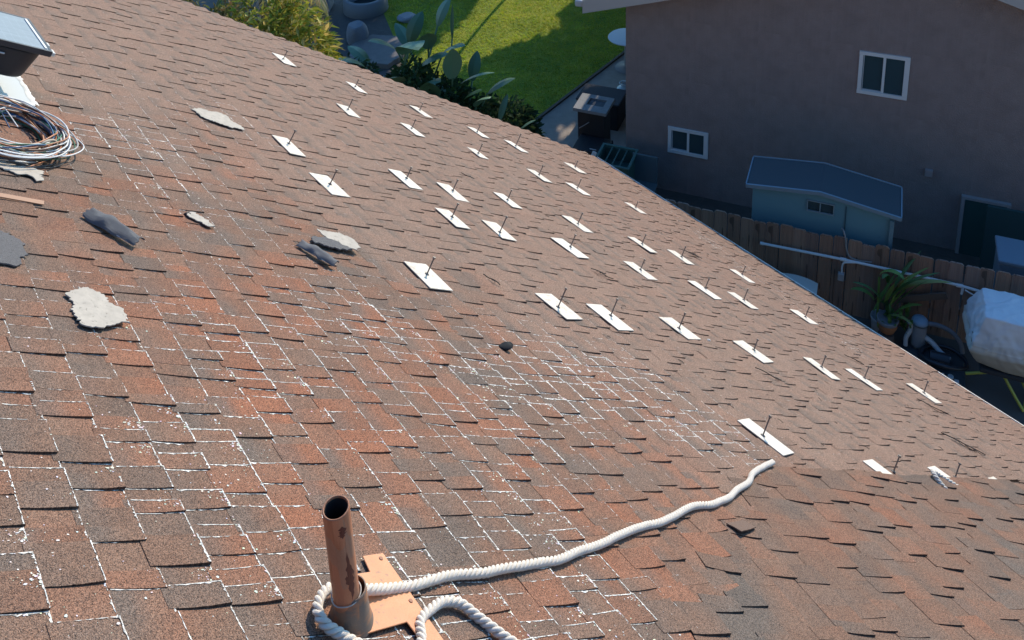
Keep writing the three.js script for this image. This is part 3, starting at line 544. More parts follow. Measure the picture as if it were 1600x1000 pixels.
curled('curled_scrap', 'dark curled strip of roofing lifted off the left shingles', 3.586, 1.941, 0.55, 0.27, 0.050, 1.5, 0.016, M.curlTop, std(0.6, 0.58, 0.54), -0.35);
curled('curled_scrap', 'dark folded scrap with a pale torn edge below the stacked scraps', 3.535, 2.951, 0.5, 0.22, 0.040, 1.6, 0.018, std(0.13, 0.125, 0.125, { side: THREE.DoubleSide }), std(0.62, 0.58, 0.5), -0.3);
scrap('lifted_tab', 'small torn shingle tab lifted a little on the near crest beside the rope', [[1.635, 3.90], [1.635, 4.03], [1.575, 4.035], [1.57, 3.905]], 0.016, 0.004, std(0.19, 0.115, 0.08, { bumpMap: granT.bump, bumpScale: 0.002 }), 41, 0.006, [0.0, -0.22]);
{ // lumps
  const lump = (name, label, k, s, r, col, seed, sq = 0.7) => { const g = new THREE.IcosahedronGeometry(r, 3), p = g.attributes.position; for (let i = 0; i < p.count; i++) { const v = new THREE.Vector3().fromBufferAttribute(p, i), f = 0.7 + 0.6 * noise(v.x / r * 1.6 + seed, v.y / r * 1.6 + v.z / r * 1.3, seed); p.setXYZ(i, v.x * f, v.y * f * sq, v.z * f * 0.8); } g.computeVertexNormals(); const o = mesh(name, g, std(...col), scene); o.position.copy(roofPt(k, s, und(k, s) + r * 0.55)); return tag(o, label, 'debris'); };
  lump('dark_lump', 'black lump standing in for a dark recess in the middle of the roof', 2.827, 3.671, 0.034, [0.006, 0.007, 0.009], 4, 0.28);  // black lump added in place of a dark recess
  lump('dark_lump', 'dark round lump on the end of a small pale scrap', 3.824, 2.376, 0.017, [0.03, 0.02, 0.018], 7);
  lump('pebble', 'small white crumb beside the fourth pad row from the camera', 2.99, 5.839, 0.012, [0.7, 0.64, 0.55], 9);
  lump('pebble', 'white crumb of caulk among the streaked shingles near the roof middle', 2.646, 4.055, 0.011, [0.75, 0.7, 0.62], 11, 0.4);
  // felt-grey tar stain at the left edge
  scrap('patch', 'dark grey patch of roofing cement at the left photo edge', [[3.502, 1.41], [3.465, 1.505], [3.393, 1.543], [3.314, 1.539], [3.239, 1.492], [3.233, 1.413], [3.336, 1.339], [3.446, 1.338]], 0.013, 0.005, M.feltGrey, 31, 0.02);
  const cop = roofThing('copper_strip', 'thin copper coloured strip lying at the left photo edge', 'debris', 3.765, 1.58, 0.014); cop.rotateY(-0.12);
  const cg = box(0.24, 0.005, 0.022, 0, 0.004, 0, 0.0015); cg.rotateX(0.35); mesh('strip', cg, std(0.40, 0.19, 0.10, { roughness: 0.6 }), cop);
}
// twigs and pine needles
{
  const r = rng(99);
  const bark = std(0.05, 0.034, 0.026);
  const twig = (label, k, s, dk, ds, rad_, forks, seed) => {
    const gs = [], L = Math.hypot(dk, ds); const line = (k0, s0, k1, s1, rr) => { const pts = []; for (let i = 0; i <= 6; i++) { const t = i / 6; pts.push([lerp(s0, s1, t) + (noise(t * 4, seed + gs.length, 3) - 0.5) * 0.1 * L, 0.006 + 0.01 * noise(t * 5, seed, 4), -(lerp(k0, k1, t) + (noise(t * 4, seed + gs.length, 9) - 0.5) * 0.1 * L)]); } gs.push(tube(pts, rr, 14, 5)); };
    line(0, 0, dk, ds, rad_); for (let i = 0; i < forks; i++) { const t = 0.2 + 0.6 * r(), a = (r() - 0.5) * 1.6; line(dk * t, ds * t, dk * t + (dk * Math.cos(a) - ds * Math.sin(a)) * 0.35, ds * t + (dk * Math.sin(a) + ds * Math.cos(a)) * 0.35, rad_ * 0.6); }
    const o = mesh('twig', merged(...gs), bark, scene); o.position.copy(roofPt(k, s, und(k, s) + 0.010)); o.quaternion.copy(roofQ); return tag(o, label, 'twig', 'twigs scattered on the roof');
  };
  twig('longest forked dark twig near the right end of the roof', 1.952, 7.402, -0.256, 0.190, 0.0035, 5, 2);
  twig('dark twig beside the sixth pad row, below the middle pads', 3.828, 5.483, -0.141, 0.105, 0.003, 3, 5);
  twig('small bent twig near the eave above the lowest pads', 4.483, 7.567, -0.145, 0.197, 0.003, 3, 7);
  twig('thin twig just right of the large nearest pad', 3.543, 4.145, -0.108, 0.045, 0.003, 1, 11);
  twig('thin twig between the two nearest lowest pads', 2.308, 7.896, -0.161, 0.156, 0.003, 2, 14);
  twig('short twig below the second nearest pad of the eave row', 2.869, 7.752, -0.127, 0.109, 0.003, 2, 17);
  twig('short dark twig lying beside the far upper pads', 5.277, 5.41, -0.072, 0.088, 0.003, 1, 19);
  twig('thin twig at the right photo edge beyond the near crest', 1.568, 8.176, -0.273, 0.227, 0.003, 2, 23);
  twig('dark broken twig under the row of three nearest pads', 2.673, 5.921, -0.142, 0.128, 0.003, 2, 29);
  const m = []; for (let i = 0; i < 260; i++) { const k = 1.8 + r() * 5, s = 4.6 + r() * 4.5; if (k > farK(s) - 0.2 || inWedge(k, s)) continue; const a = r() * 6.28, l = 0.012 + r() * 0.035, n = surf(k, s) + 0.003; m.push(tube([[s, n, -k], [s + Math.cos(a) * l * 0.5, n + 0.003, -(k + Math.sin(a) * l * 0.5) + (r() - 0.5) * 0.01], [s + Math.cos(a) * l, n, -(k + Math.sin(a) * l)]], 0.0011 + r() * 0.001, 4, 4)); }
  const gg = merged(...m); const o = mesh('pine_needles', gg, bark, scene); o.position.copy(FOOT); o.quaternion.copy(roofQ); tag(o, 'scattered pine needles and tiny twigs on the lower roof', 'plant litter', null, 'stuff');
}

// ---------------------------------------------------------------- ground, lawn, path, side yard
M.soil = std(0.10, 0.085, 0.07, { map: dataTex(256, 256, (x, y) => 0.7 + 0.3 * fbm(x / 20, y / 20, 2)), bumpMap: speck(0, 1, 60, 2), bumpScale: 0.01 });
const flat = (pts, y) => { const sh = new THREE.Shape(pts.map(([x, z]) => new THREE.Vector2(x, -z))); const g = new THREE.ShapeGeometry(sh); g.rotateX(-Math.PI / 2); g.translate(0, y, 0); return g; };
{ const g = new THREE.CircleGeometry(500, 64); g.rotateX(-Math.PI / 2); const u = g.attributes.uv; for (let i = 0; i < u.count; i++) u.setXY(i, u.getX(i) * 500, u.getY(i) * 500); tag(mesh('ground', g, M.soil, scene), 'dark bare soil around the houses', null, null, 'structure'); }
const xz = (u, o) => { const p = nb(u, 0, o); return [p.x, p.z]; };
M.lawn = std(1, 1, 1, { roughness: 1, map: dataTex(1024, 1024, (x, y) => { const n = fbm(x / 60, y / 60, 5), f = hash(x >> 1, y >> 1, 8), v = 0.62 + 0.55 * (f - 0.5) + 0.35 * (n - 0.5); return [0.36 * v * (1 + 0.5 * (n - 0.5)), 0.43 * v, 0.035 * v]; }), bumpMap: dataTex(512, 512, (x, y) => hash(x, y, 3)), bumpScale: 0.02 });
{
  const g = flat([[-3.3, -16.8], [-4.1, -19], [-5, -22], [-4, -34], [14, -34], [6, -22.9], [1.6, -17.06], [-0.55, -14.16], [-1.4, -13.0], [-2.6, -13]], 0.006);
  const u = g.attributes.uv; for (let i = 0; i < u.count; i++) u.setXY(i, u.getX(i) / 4, u.getY(i) / 4);
  tag(mesh('lawn', g, M.lawn, scene), 'yellow green lawn behind the houses', null, null, 'structure');
  // grass blades on the part of the lawn in view
  const m = new MB(), r = rng(3); for (let i = 0; i < 3; i++) { const a = r() * 6.28, h = 0.022 + r() * 0.015, c = Math.cos(a) * 0.006, s = Math.sin(a) * 0.006, lx = (r() - 0.5) * 0.04, lz = (r() - 0.5) * 0.04, ox = (r() - 0.5) * 0.03, oz = (r() - 0.5) * 0.03; m.tri([ox - c, 0, oz - s], [ox + c, 0, oz + s], [ox + lx, h, oz + lz], [1, 1, 1]); }
  const im = new THREE.InstancedMesh(m.geo(), new THREE.MeshPhysicalMaterial({ color: new THREE.Color().setRGB(0.34, 0.42, 0.035), side: THREE.DoubleSide, roughness: 1, transmission: 0.45, thickness: 0 }), 16000), t = new THREE.Object3D(), c = new THREE.Color(); let n = 0;
  while (n < 16000) { const x = -4.6 + r() * 7, z = -20.2 + r() * 7; if (x > 1.36 + (-16.79 - z) * 0.741 || x < -3.25 + Math.min(0, z + 16.8) * 0.34) continue; t.position.set(x, 0.006, z); t.rotation.y = r() * 6.28; t.scale.setScalar(0.7 + r() * 0.8); t.updateMatrix(); im.setMatrixAt(n, t.matrix); const v = 0.6 + 0.8 * fbm(x * 2, z * 2, 6); c.setRGB(v * (0.8 + 0.5 * r()), v, v * 0.9); im.setColorAt(n, c); n++; }
  im.name = 'grass'; im.castShadow = im.receiveShadow = true; scene.add(im); tag(im, 'short mown grass blades of the lawn', 'grass', null, 'stuff');
}
M.concrete = std(0.36, 0.30, 0.25, { map: dataTex(512, 512, (x, y) => 0.72 + 0.28 * fbm(x / 40, y / 40, 12)), bumpMap: speck(0, 1, 50, 12), bumpScale: 0.004 });
tag(mesh('path', (() => { const g = flat([[1.72, -17.2], [-0.5, -14.18], [-1.4, -12.95], [-0.3, -11.5], xz(3.6, 12.1), xz(3.5, 20)], 0.012); const u = g.attributes.uv; for (let i = 0; i < u.count; i++) u.setXY(i, u.getX(i) / 2, u.getY(i) / 2); return g; })(), M.concrete, scene), 'pale paved path between the lawn and the neighbouring house', null, null, 'structure');
{ // lawn edging
  const a = new THREE.Vector3(1.7, 0, -17.2), b = new THREE.Vector3(-1.36, 0, -13.05), L = a.distanceTo(b), g = box(0.06, 0.05, L, 0, 0.025, 0, 0.008); const o = mesh('lawn_edging', g, std(0.10, 0.08, 0.06), scene); o.position.copy(a).add(b).multiplyScalar(0.5); o.rotation.y = Math.atan2(a.x - b.x, a.z - b.z); tag(o, 'thin dark edging strip between the lawn and the path', 'edging');
}
tag(mesh('patio', flat([[-3.3, -16.8], [-4.2, -19.6], [-5.5, -24], [-14, -24], [-14, -10], [-3.4, -12]], 0.004), std(0.09, 0.08, 0.075, { bumpMap: speck(0, 1, 10, 3), bumpScale: 0.01 }), scene), 'shaded patio ground left of the lawn', null, null, 'structure');
const YARD = 0.75;
{ const g = new THREE.BoxGeometry(16, YARD - 0.02, 8.6); const o = mesh('side_yard', g, std(0.12, 0.105, 0.09, { bumpMap: speck(0, 1, 60, 8), bumpScale: 0.008 }), scene); o.position.copy(nb(-3, YARD / 2 - 0.01, 5.2)); o.rotation.y = rad(-21); tag(o, 'raised dark side yard between our house and the fence', null, null, 'structure'); }

// ---------------------------------------------------------------- neighbouring house
M.stucco = std(0.35, 0.272, 0.250, { roughness: 0.95, map: dataTex(512, 512, (x, y) => 0.72 + 0.2 * fbm(x / 70, y / 70, 22) + 0.08 * fbm(x / 9, y / 160, 28)), bumpMap: dataTex(512, 512, (x, y) => fbm(x / 5, y / 5, 25)), bumpScale: 0.006 });
M.white = std(0.78, 0.78, 0.76, { roughness: 0.45 });
M.glass = new THREE.MeshPhysicalMaterial({ color: new THREE.Color().setRGB(0.10, 0.17, 0.19), transmission: 0.5, thickness: 0, roughness: 0.05, ior: 1.5 });
{
  const g = nbThing('stucco_house', 'grey brown stucco house with two small white windows behind the fence', 'house', 3.515, 0, 12.0);
  const W = 7.73, E = 3.27, PK = W / 2, PH = E + PK * 0.31;
  const sh = new THREE.Shape([[0, 0], [W, 0], [W, E], [PK, PH], [0, E]].map(([x, y]) => new THREE.Vector2(x, y)));
  const wins = [[3.415, 2.29, 0.635, 0.635], [0.70, 0.73, 0.60, 0.43]];
  for (const [x, y, w, h] of wins) sh.holes.push(new THREE.Path([[x, y], [x, y + h], [x + w, y + h], [x + w, y]].map(([a, b]) => new THREE.Vector2(a, b))));
  const wallG = new THREE.ExtrudeGeometry(sh, { depth: 0.18, bevelEnabled: false }); wallG.translate(0, 0, -0.18);
  mesh('wall', wallG, M.stucco, g);
  mesh('side_wall', box(0.18, E - 0.02, 9.6, 0.09, (E - 0.02) / 2, -0.185 - 4.8), M.stucco, g); mesh('side_wall', box(0.18, E - 0.02, 9.6, W - 0.09, (E - 0.02) / 2, -0.185 - 4.8), M.stucco, g).name = 'side_wall_001';
  const bw = new THREE.ExtrudeGeometry(new THREE.Shape([[0, 0], [W, 0], [W, E], [PK, PH], [0, E]].map(([x, y]) => new THREE.Vector2(x, y))), { depth: 0.18, bevelEnabled: false }); bw.translate(0, 0, -9.99); mesh('back_wall', bw, M.stucco, g);
  mesh('floor', box(W - 0.4, 0.1, 9.5, PK, 0.05, -5), std(0.05, 0.05, 0.05), g);
  const prof = (pts, d, z) => { const q = new THREE.ExtrudeGeometry(new THREE.Shape(pts.map(([x, y]) => new THREE.Vector2(x, y))), { depth: d, bevelEnabled: false }); q.translate(0, 0, z); return q; };
  const oh = 0.56, ey = E - oh * 0.31;
  mesh('roof', merged(prof([[-oh, ey + 0.02], [PK, PH + 0.02], [PK, PH + 0.19], [-oh, ey + 0.19]], 10.7, -10.36), prof([[PK + 0.001, PH + 0.02], [W + oh, ey + 0.02], [W + oh, ey + 0.19], [PK + 0.001, PH + 0.19]], 10.7, -10.36)), std(0.10, 0.075, 0.065), g);
  mesh('fascia', merged(prof([[-oh - 0.01, ey - 0.02], [PK, PH - 0.02], [PK, PH + 0.20], [-oh - 0.01, ey + 0.20]], 0.03, 0.345), prof([[PK + 0.001, PH - 0.02], [W + oh, ey - 0.02], [W + oh, ey + 0.20], [PK + 0.001, PH + 0.20]], 0.03, 0.345)), std(0.50, 0.46, 0.42), g);
  mesh('gutter', box(0.13, 0.11, 10.6, -oh - 0.085, ey + 0.11, -4.96, 0.03), std(0.55, 0.54, 0.52), g);
  wins.forEach(([x, y, w, h], i) => {
    const f = 0.052, d = 0.05, z = 0.0;
    const fr = mesh('window', merged(box(w + 0.03, f, d, x + w / 2, y + h - f / 2 + 0.012, z), box(w + 0.03, f, d, x + w / 2, y + f / 2 - 0.012, z), box(f, h - 2 * f + 0.02, d, x + f / 2 - 0.012, y + h / 2, z), box(f + 0.015, h - 2 * f + 0.02, d, x + w - f / 2 + 0.008, y + h / 2, z)), M.white, g); if (i) fr.name = 'window_001';
    mesh('mullion', box(0.036, h - 2 * f + 0.018, 0.035, x + w / 2 + 0.005, y + h / 2, z - 0.002), M.white, fr);
    const pw = (w - 2 * f - 0.036) / 2 + 0.012;
    mesh('pane', box(pw, h - 2 * f + 0.02, 0.006, x + f - 0.01 + pw / 2, y + h / 2, z - 0.014), M.glass, fr);
    mesh('pane_001', box(pw, h - 2 * f + 0.02, 0.006, x + w - f + 0.006 - pw / 2, y + h / 2, z + 0.004), M.glass, fr);
    mesh('sash', merged(box(0.012, h - 2 * f + 0.01, 0.014, x + f + 0.0, y + h / 2, z - 0.006), box(pw, 0.014, 0.014, x + f - 0.01 + pw / 2, y + f - 0.004, z - 0.006)), std(0.5, 0.52, 0.54), fr);
  });
  const vt = mesh('wall_vent', box(0.10, 0.11, 0.05, 4.445, 1.20, 0.026, 0.008), std(0.36, 0.30, 0.29), g);
  const df = mesh('door', box(0.53, 0.90, 0.05, 5.21, 0.45, 0.026, 0.004), std(0.035, 0.10, 0.095, { roughness: 0.5 }), g);
  mesh('door_frame', merged(box(0.045, 0.905, 0.06, 4.92, 0.453, 0.032), box(0.045, 0.905, 0.06, 5.50, 0.453, 0.032), box(0.625, 0.04, 0.06, 5.21, 0.927, 0.033)), std(0.40, 0.36, 0.35), df);
}
// ---------------------------------------------------------------- shed
{
  const g = nbThing('shed', 'low teal garden shed with a dark shallow gable roof behind the fence', 'shed', 1.20, 0.03, 9.64); g.scale.set(0.94, 1, 1);
  const W = 1.74, D = 0.47, y0 = 2.09, pk = [0.85, 2.185], y1 = 2.05;
  const teal = std(0.14, 0.31, 0.365, { roughness: 0.6 });
  const sh = new THREE.Shape([[0, 0], [W, 0], [W, y1], pk, [0, y0]].map(([x, y]) => new THREE.Vector2(x, y)));
  sh.holes.push(new THREE.Path([[0.70, 1.905], [0.70, 2.035], [1.02, 2.035], [1.02, 1.905]].map(([a, b]) => new THREE.Vector2(a, b))));
  const fw = new THREE.ExtrudeGeometry(sh, { depth: 0.03, bevelEnabled: false }); fw.translate(0, 0, -0.03); mesh('front_wall', fw, teal, g);
  const sides = mesh('side_wall', box(0.03, 1.98, D - 0.04, 0.015, 0.99, -0.035 - (D - 0.04) / 2), teal, g); mesh('side_wall_001', box(0.03, 1.98, D - 0.04, W - 0.015, 0.99, -0.035 - (D - 0.04) / 2), teal, g);
  const prof = (pts, d, z) => { const q = new THREE.ExtrudeGeometry(new THREE.Shape(pts.map(([x, y]) => new THREE.Vector2(x, y))), { depth: d, bevelEnabled: false }); q.translate(0, 0, z); return q; };
  mesh('roof', merged(prof([[-0.07, y0 + 0.005], [pk[0], pk[1] + 0.006], [pk[0], pk[1] + 0.04], [-0.07, y0 + 0.04]], D + 0.10, -D - 0.05), prof([[pk[0] + 0.001, pk[1] + 0.006], [W + 0.07, y1 + 0.005], [W + 0.07, y1 + 0.04], [pk[0] + 0.001, pk[1] + 0.04]], D + 0.10, -D - 0.05)), std(0.062, 0.082, 0.092, { roughness: 1 }), g);
  const trim = std(0.20, 0.29, 0.34, { roughness: 0.5 });
  mesh('rake_trim', merged(prof([[-0.08, y0 - 0.005], [pk[0], pk[1] - 0.005], [pk[0], pk[1] + 0.043], [-0.08, y0 + 0.043]], 0.022, 0.051), prof([[pk[0] + 0.001, pk[1] - 0.005], [W + 0.08, y1 - 0.005], [W + 0.08, y1 + 0.043], [pk[0] + 0.001, pk[1] + 0.043]], 0.022, 0.051), prof([[-0.08, y0 + 0.02], [pk[0], pk[1] + 0.02], [pk[0], pk[1] + 0.05], [-0.08, y0 + 0.05]], 0.014, -D - 0.066), prof([[pk[0] + 0.001, pk[1] + 0.02], [W + 0.08, y1 + 0.02], [W + 0.08, y1 + 0.05], [pk[0] + 0.001, pk[1] + 0.05]], 0.014, -D - 0.066), box(0.016, 0.05, D + 0.1, -0.081, y0 + 0.02, -D / 2), box(0.016, 0.05, D + 0.1, W + 0.081, y1 + 0.02, -D / 2)), trim, g);
  mesh('corner_post', box(0.05, 2.0, 0.05, W - 0.02, 1.0, 0.012), std(0.16, 0.27, 0.31), g);
  mesh('seam', box(0.012, 2.0, 0.012, 1.17, 1.05, 0.007), std(0.05, 0.11, 0.13), g);
  const wn = mesh('window', merged(box(0.34, 0.014, 0.03, 0.86, 2.042, 0.004), box(0.34, 0.014, 0.03, 0.86, 1.898, 0.004), box(0.014, 0.13, 0.03, 0.697, 1.97, 0.004), box(0.014, 0.13, 0.03, 1.023, 1.97, 0.004), box(0.014, 0.13, 0.026, 0.855, 1.97, 0.004)), std(0.22, 0.32, 0.36), g);
  mesh('pane', box(0.318, 0.13, 0.005, 0.86, 1.97, -0.014), M.glass, wn);
}
// ---------------------------------------------------------------- fence
{
  const g = nbThing('wooden_fence', 'brown dog eared wooden picket fence between the yards', 'fence', 3.2, 0, 9.45), r = rng(6);
  const woods = [[0.40, 0.225, 0.145], [0.36, 0.21, 0.14], [0.43, 0.26, 0.175], [0.33, 0.20, 0.145], [0.39, 0.25, 0.185]];
  const mats = woods.map((c, j) => std(...c, { roughness: 0.95, map: dataTex(64, 256, (x, y) => { const v = 0.62 + 0.38 * fbm(x / 4, y / 60, 50 + j); return noise(x / 14, y / 30, 60 + j) > 0.86 ? v * 0.5 : v; }), bumpMap: dataTex(64, 256, (x, y) => fbm(x / 3, y / 50, 50 + j)), bumpScale: 0.006 }));
  const geos = [0, 1, 2, 3].map((i) => { const w = 0.153, h = 1.78 + (hash(i, 3, 7) - 0.5) * 0.04, c = 0.018 + 0.010 * hash(i, 2, 5); const sh = new THREE.Shape([[0.003, 0.02], [w, 0.02], [w, h - c], [w - c, h], [c, h], [0.003, h - c]].map(([x, y]) => new THREE.Vector2(x, y))); const q = new THREE.ExtrudeGeometry(sh, { depth: 0.016, bevelEnabled: true, bevelSize: 0.0015, bevelThickness: 0.0015, bevelSegments: 1 }); const u = q.attributes.uv; for (let k = 0; k < u.count; k++) u.setXY(k, u.getX(k) / 0.16, u.getY(k) / 1.8); return q; });
  for (let i = 0; i < 62; i++) { const o = mesh('picket', geos[i % 4], mats[Math.floor(r() * 5)], g); o.name = 'picket' + (i ? '_' + String(i).padStart(3, '0') : ''); o.position.set(i * 0.1575, (r() - 0.5) * 0.03 , (r() - 0.5) * 0.008); o.rotation.z = (r() - 0.5) * 0.012; }
  for (const y of [1.1, 1.45]) { const o = mesh('rail', box(10, 0.085, 0.038, 5, y, -0.028, 0.004), mats[3], g); if (y > 1.2) o.name = 'rail_001'; }
}
// conduit along the fence
{
  const g = nbThing('conduit', 'white plastic conduit running along the fence with a small box', 'pipe', 1.03, 0, 9.38);
  const m = std(0.74, 0.72, 0.68, { roughness: 0.45 });
  mesh('main_pipe', tube([[0, 1.51, 0], [0.96, 1.54, 0.004], [1.7, 1.537, 0], [2.24, 1.53, -0.002], [2.86, 1.465, 0], [5, 1.4, 0]], 0.0165, 40, 10), m, g);
  mesh('end_cap', (() => { const q = cyl(0.02, 0.02, 0.04, 0, 0, 0, 14); q.rotateZ(Math.PI / 2); q.translate(0.02, 1.51, 0); return q; })(), m, g);
  mesh('coupling', (() => { const a = cyl(0.022, 0.022, 0.07, 0, 0, 0, 14); a.rotateZ(Math.PI / 2); const b = a.clone(); a.translate(0.98, 1.54, 0.003); b.translate(2.24, 1.53, -0.002); return merged(a, b); })(), m, g);
  mesh('branch_pipe', tube([[1.09, 1.54, 0.01], [1.01, 1.53, 0.02], [0.955, 1.51, 0.022], [0.94, 1.46, 0.022], [0.94, 1.37, 0.022]], 0.0105, 24, 8), m, g);
  mesh('outlet_box', box(0.07, 0.10, 0.05, 0.935, 1.32, 0.03, 0.008), std(0.42, 0.37, 0.35), g);
  mesh('drop_pipe', tube([[2.235, 1.53, 0.012], [2.235, 1.49, 0.016], [2.23, 1.44, 0.018]], 0.015, 12, 8), m, g);
  mesh('thin_pipe', tube([[2.26, 1.505, 0.02], [2.36, 1.47, 0.03], [2.5, 1.43, 0.035], [3.2, 1.3, 0.035]], 0.008, 16, 7), m, g);
}
{ // rope-like grey hose hanging over the fence
  const o = mesh('hose', tube([[0, 1.86, -0.06], [0.02, 1.885, 0.0], [0.05, 1.82, 0.045], [0.07, 1.68, 0.045], [0.11, 1.58, 0.045], [0.19, 1.55, 0.045], [0.36, 1.56, 0.04]], 0.010, 40, 7), std(0.28, 0.26, 0.24), scene); o.position.copy(nb(0.13, 0, 9.45)); o.rotation.y = rad(-21); tag(o, 'grey hose hung over the fence in front of the shed', 'hose');
}
// ---------------------------------------------------------------- things in the side yard
{
  const g = nbThing('storage_box', 'cream plastic storage box with a curved lid by the fence', 'storage box', 0.58, YARD, 9.12);
  const m = std(0.62, 0.58, 0.5, { roughness: 0.5 });
  mesh('body', box(0.42, 0.42, 0.28, 0, 0.21, 0, 0.02), m, g);
  const sh = new THREE.Shape(); sh.moveTo(-0.23, 0); sh.lineTo(0.23, 0); sh.lineTo(0.23, 0.03); sh.quadraticCurveTo(0, 0.12, -0.23, 0.05); sh.closePath();
  const lg = new THREE.ExtrudeGeometry(sh, { depth: 0.30, bevelEnabled: true, bevelSize: 0.006, bevelThickness: 0.006, bevelSegments: 2 }); lg.translate(0, 0.425, -0.15); mesh('lid', lg, m, g);
}
function leafGeo(L, W, bend, twist = 0, n = 10, fold = 0.25, tip = 1.0) { // leaf along +y that arches towards +z
  const m = new MB(); let pv = null, y = 0, z = 0;
  for (let i = 0; i <= n; i++) {
    const t = i / n, a = bend * t, w = W * Math.pow(Math.sin(Math.PI * Math.min(1, 0.06 + t * 0.94 * tip)), 0.75) * 0.5 + 0.001;
    const tw = twist * t, c = Math.cos(tw), s = Math.sin(tw), f = fold * w;
    const q = [[-w * c, y, z - w * s + f], [0, y, z], [w * c, y, z + w * s + f]];
    if (pv) { m.quad(pv[0], pv[1], q[1], q[0], [0.92, 0.95, 0.9]); m.quad(pv[1], pv[2], q[2], q[1], [1, 1, 1]); }
    pv = q; y += Math.cos(a) * L / n; z += Math.sin(a) * L / n;
  }
  return m.geo(true);
}
const leafMat = (r, g, b, o = {}) => new THREE.MeshPhysicalMaterial({ color: new THREE.Color().setRGB(r, g, b), vertexColors: true, roughness: 0.55, side: THREE.DoubleSide, ...o });
{
  const g = nbThing('potted_plant', 'tall strap leaved plant in a pale pot against the fence', 'potted plant', -0.37, YARD, 9.26), r = rng(31); g.scale.setScalar(0.98);
  const pot = new THREE.LatheGeometry([[0, 0.01], [0.085, 0.01], [0.10, 0.2], [0.108, 0.2], [0.108, 0.225], [0.095, 0.225], [0.09, 0.18], [0, 0.18]].map(([x, y]) => new THREE.Vector2(x, y)), 28); mesh('pot', pot, std(0.45, 0.43, 0.42, { roughness: 0.7 }), g);
  const greens = [leafMat(0.13, 0.23, 0.05), leafMat(0.20, 0.29, 0.06), leafMat(0.09, 0.17, 0.05), leafMat(0.30, 0.30, 0.09)];
  const stems = [[-0.03, 0, -0.02, 0.62], [0.06, 0.02, 0.10, 0.55], [0.02, -0.03, 0.22, 0.5]];
  stems.forEach(([x, z, lean, h], i) => { mesh('stem', tube([[x, 0.16, z], [x + lean * 0.4, 0.16 + h * 0.5, z], [x + lean, 0.16 + h, z + 0.02]], 0.014, 12, 7), greens[1], g).name = 'stem' + (i ? '_00' + i : ''); });
  let n = 0; const spec = [[-0.07, 0.45, 0, 1.2, 0.62, 0.055, 0.15], [-0.05, 0.80, 0, 1.3, 0.40, 0.065, 2.6], [0.02, 0.40, 0.02, 1.35, 0.95, 0.075, 0.75], [0.06, 0.50, 0.02, 1.5, 0.86, 0.07, 1.15], [0.14, 0.40, 0, 1.2, 0.70, 0.06, 0.35], [0.04, 0.45, 0.02, 0.2, 0.65, 0.06, 0.3], [0.0, 0.45, 0.03, -1.2, 0.5, 0.055, 1.2], [0.10, 0.55, 0, 0.9, 0.72, 0.065, 0.6], [-0.08, 0.3, 0.03, 2.2, 0.55, 0.05, 0.2], [0.12, 0.52, 0, 1.9, 0.6, 0.06, 0.9], [0.1, 0.6, -0.03, 2.2, 0.6, 0.06, 0.5], [0.06, 0.25, 0.04, 0.9, 0.45, 0.06, 1.5], [-0.08, 0.45, 0.02, -1.5, 0.35, 0.06, 2.0], [0.14, 0.3, 0.04, 1.6, 0.42, 0.06, 1.4], [0.05, 0.7, -0.02, -0.2, 0.55, 0.075, 1.2]];
  for (const [x, y, z, az, L, W, b] of spec) { const o = mesh('leaf', leafGeo(L, W, b, (r() - 0.5) * 0.8, 12, 0.35), greens[n % 4], g); o.name = 'leaf' + (n ? '_' + String(n).padStart(3, '0') : ''); o.position.set(x, y, z); o.rotation.set(0, az, 0); o.rotateX(0.25 + r() * 0.2); n++; }
  for (let i = 0; i < 46; i++) { const o = mesh('leaf', leafGeo(0.09 + r() * 0.09, 0.045, 0.6, 0, 4), greens[i % 3], g); o.name = 'leaf_' + String(n++).padStart(3, '0'); o.position.set(0.16 + (r() - 0.5) * 0.34, 0.12 + r() * 0.26, 0.04 + (r() - 0.5) * 0.22); o.rotation.set(r() * 1.2, r() * 6.28, 0); }
}
{
  const g = nbThing('terracotta_pot', 'rounded terracotta pot with a grey rim in front of the tall plant', 'pot', -0.45, YARD + 0.10, 9.16);
  mesh('stand', cyl(0.085, 0.10, 0.12, 0, -0.12, 0, 18), std(0.16, 0.13, 0.11), g);
  mesh('bowl', new THREE.LatheGeometry([[0, 0], [0.04, 0.0], [0.09, 0.05], [0.112, 0.11], [0.10, 0.165], [0.085, 0.17]].map(([x, y]) => new THREE.Vector2(x, y)), 28), std(0.52, 0.19, 0.075, { map: dataTex(128, 128, (x, y) => 0.7 + 0.3 * fbm(x / 12, y / 12, 9)) }), g);
  mesh('rim', new THREE.LatheGeometry([[0.10, 0.158], [0.118, 0.165], [0.122, 0.205], [0.105, 0.21], [0.095, 0.18], [0, 0.175]].map(([x, y]) => new THREE.Vector2(x, y)), 28), std(0.28, 0.25, 0.25), g);
}
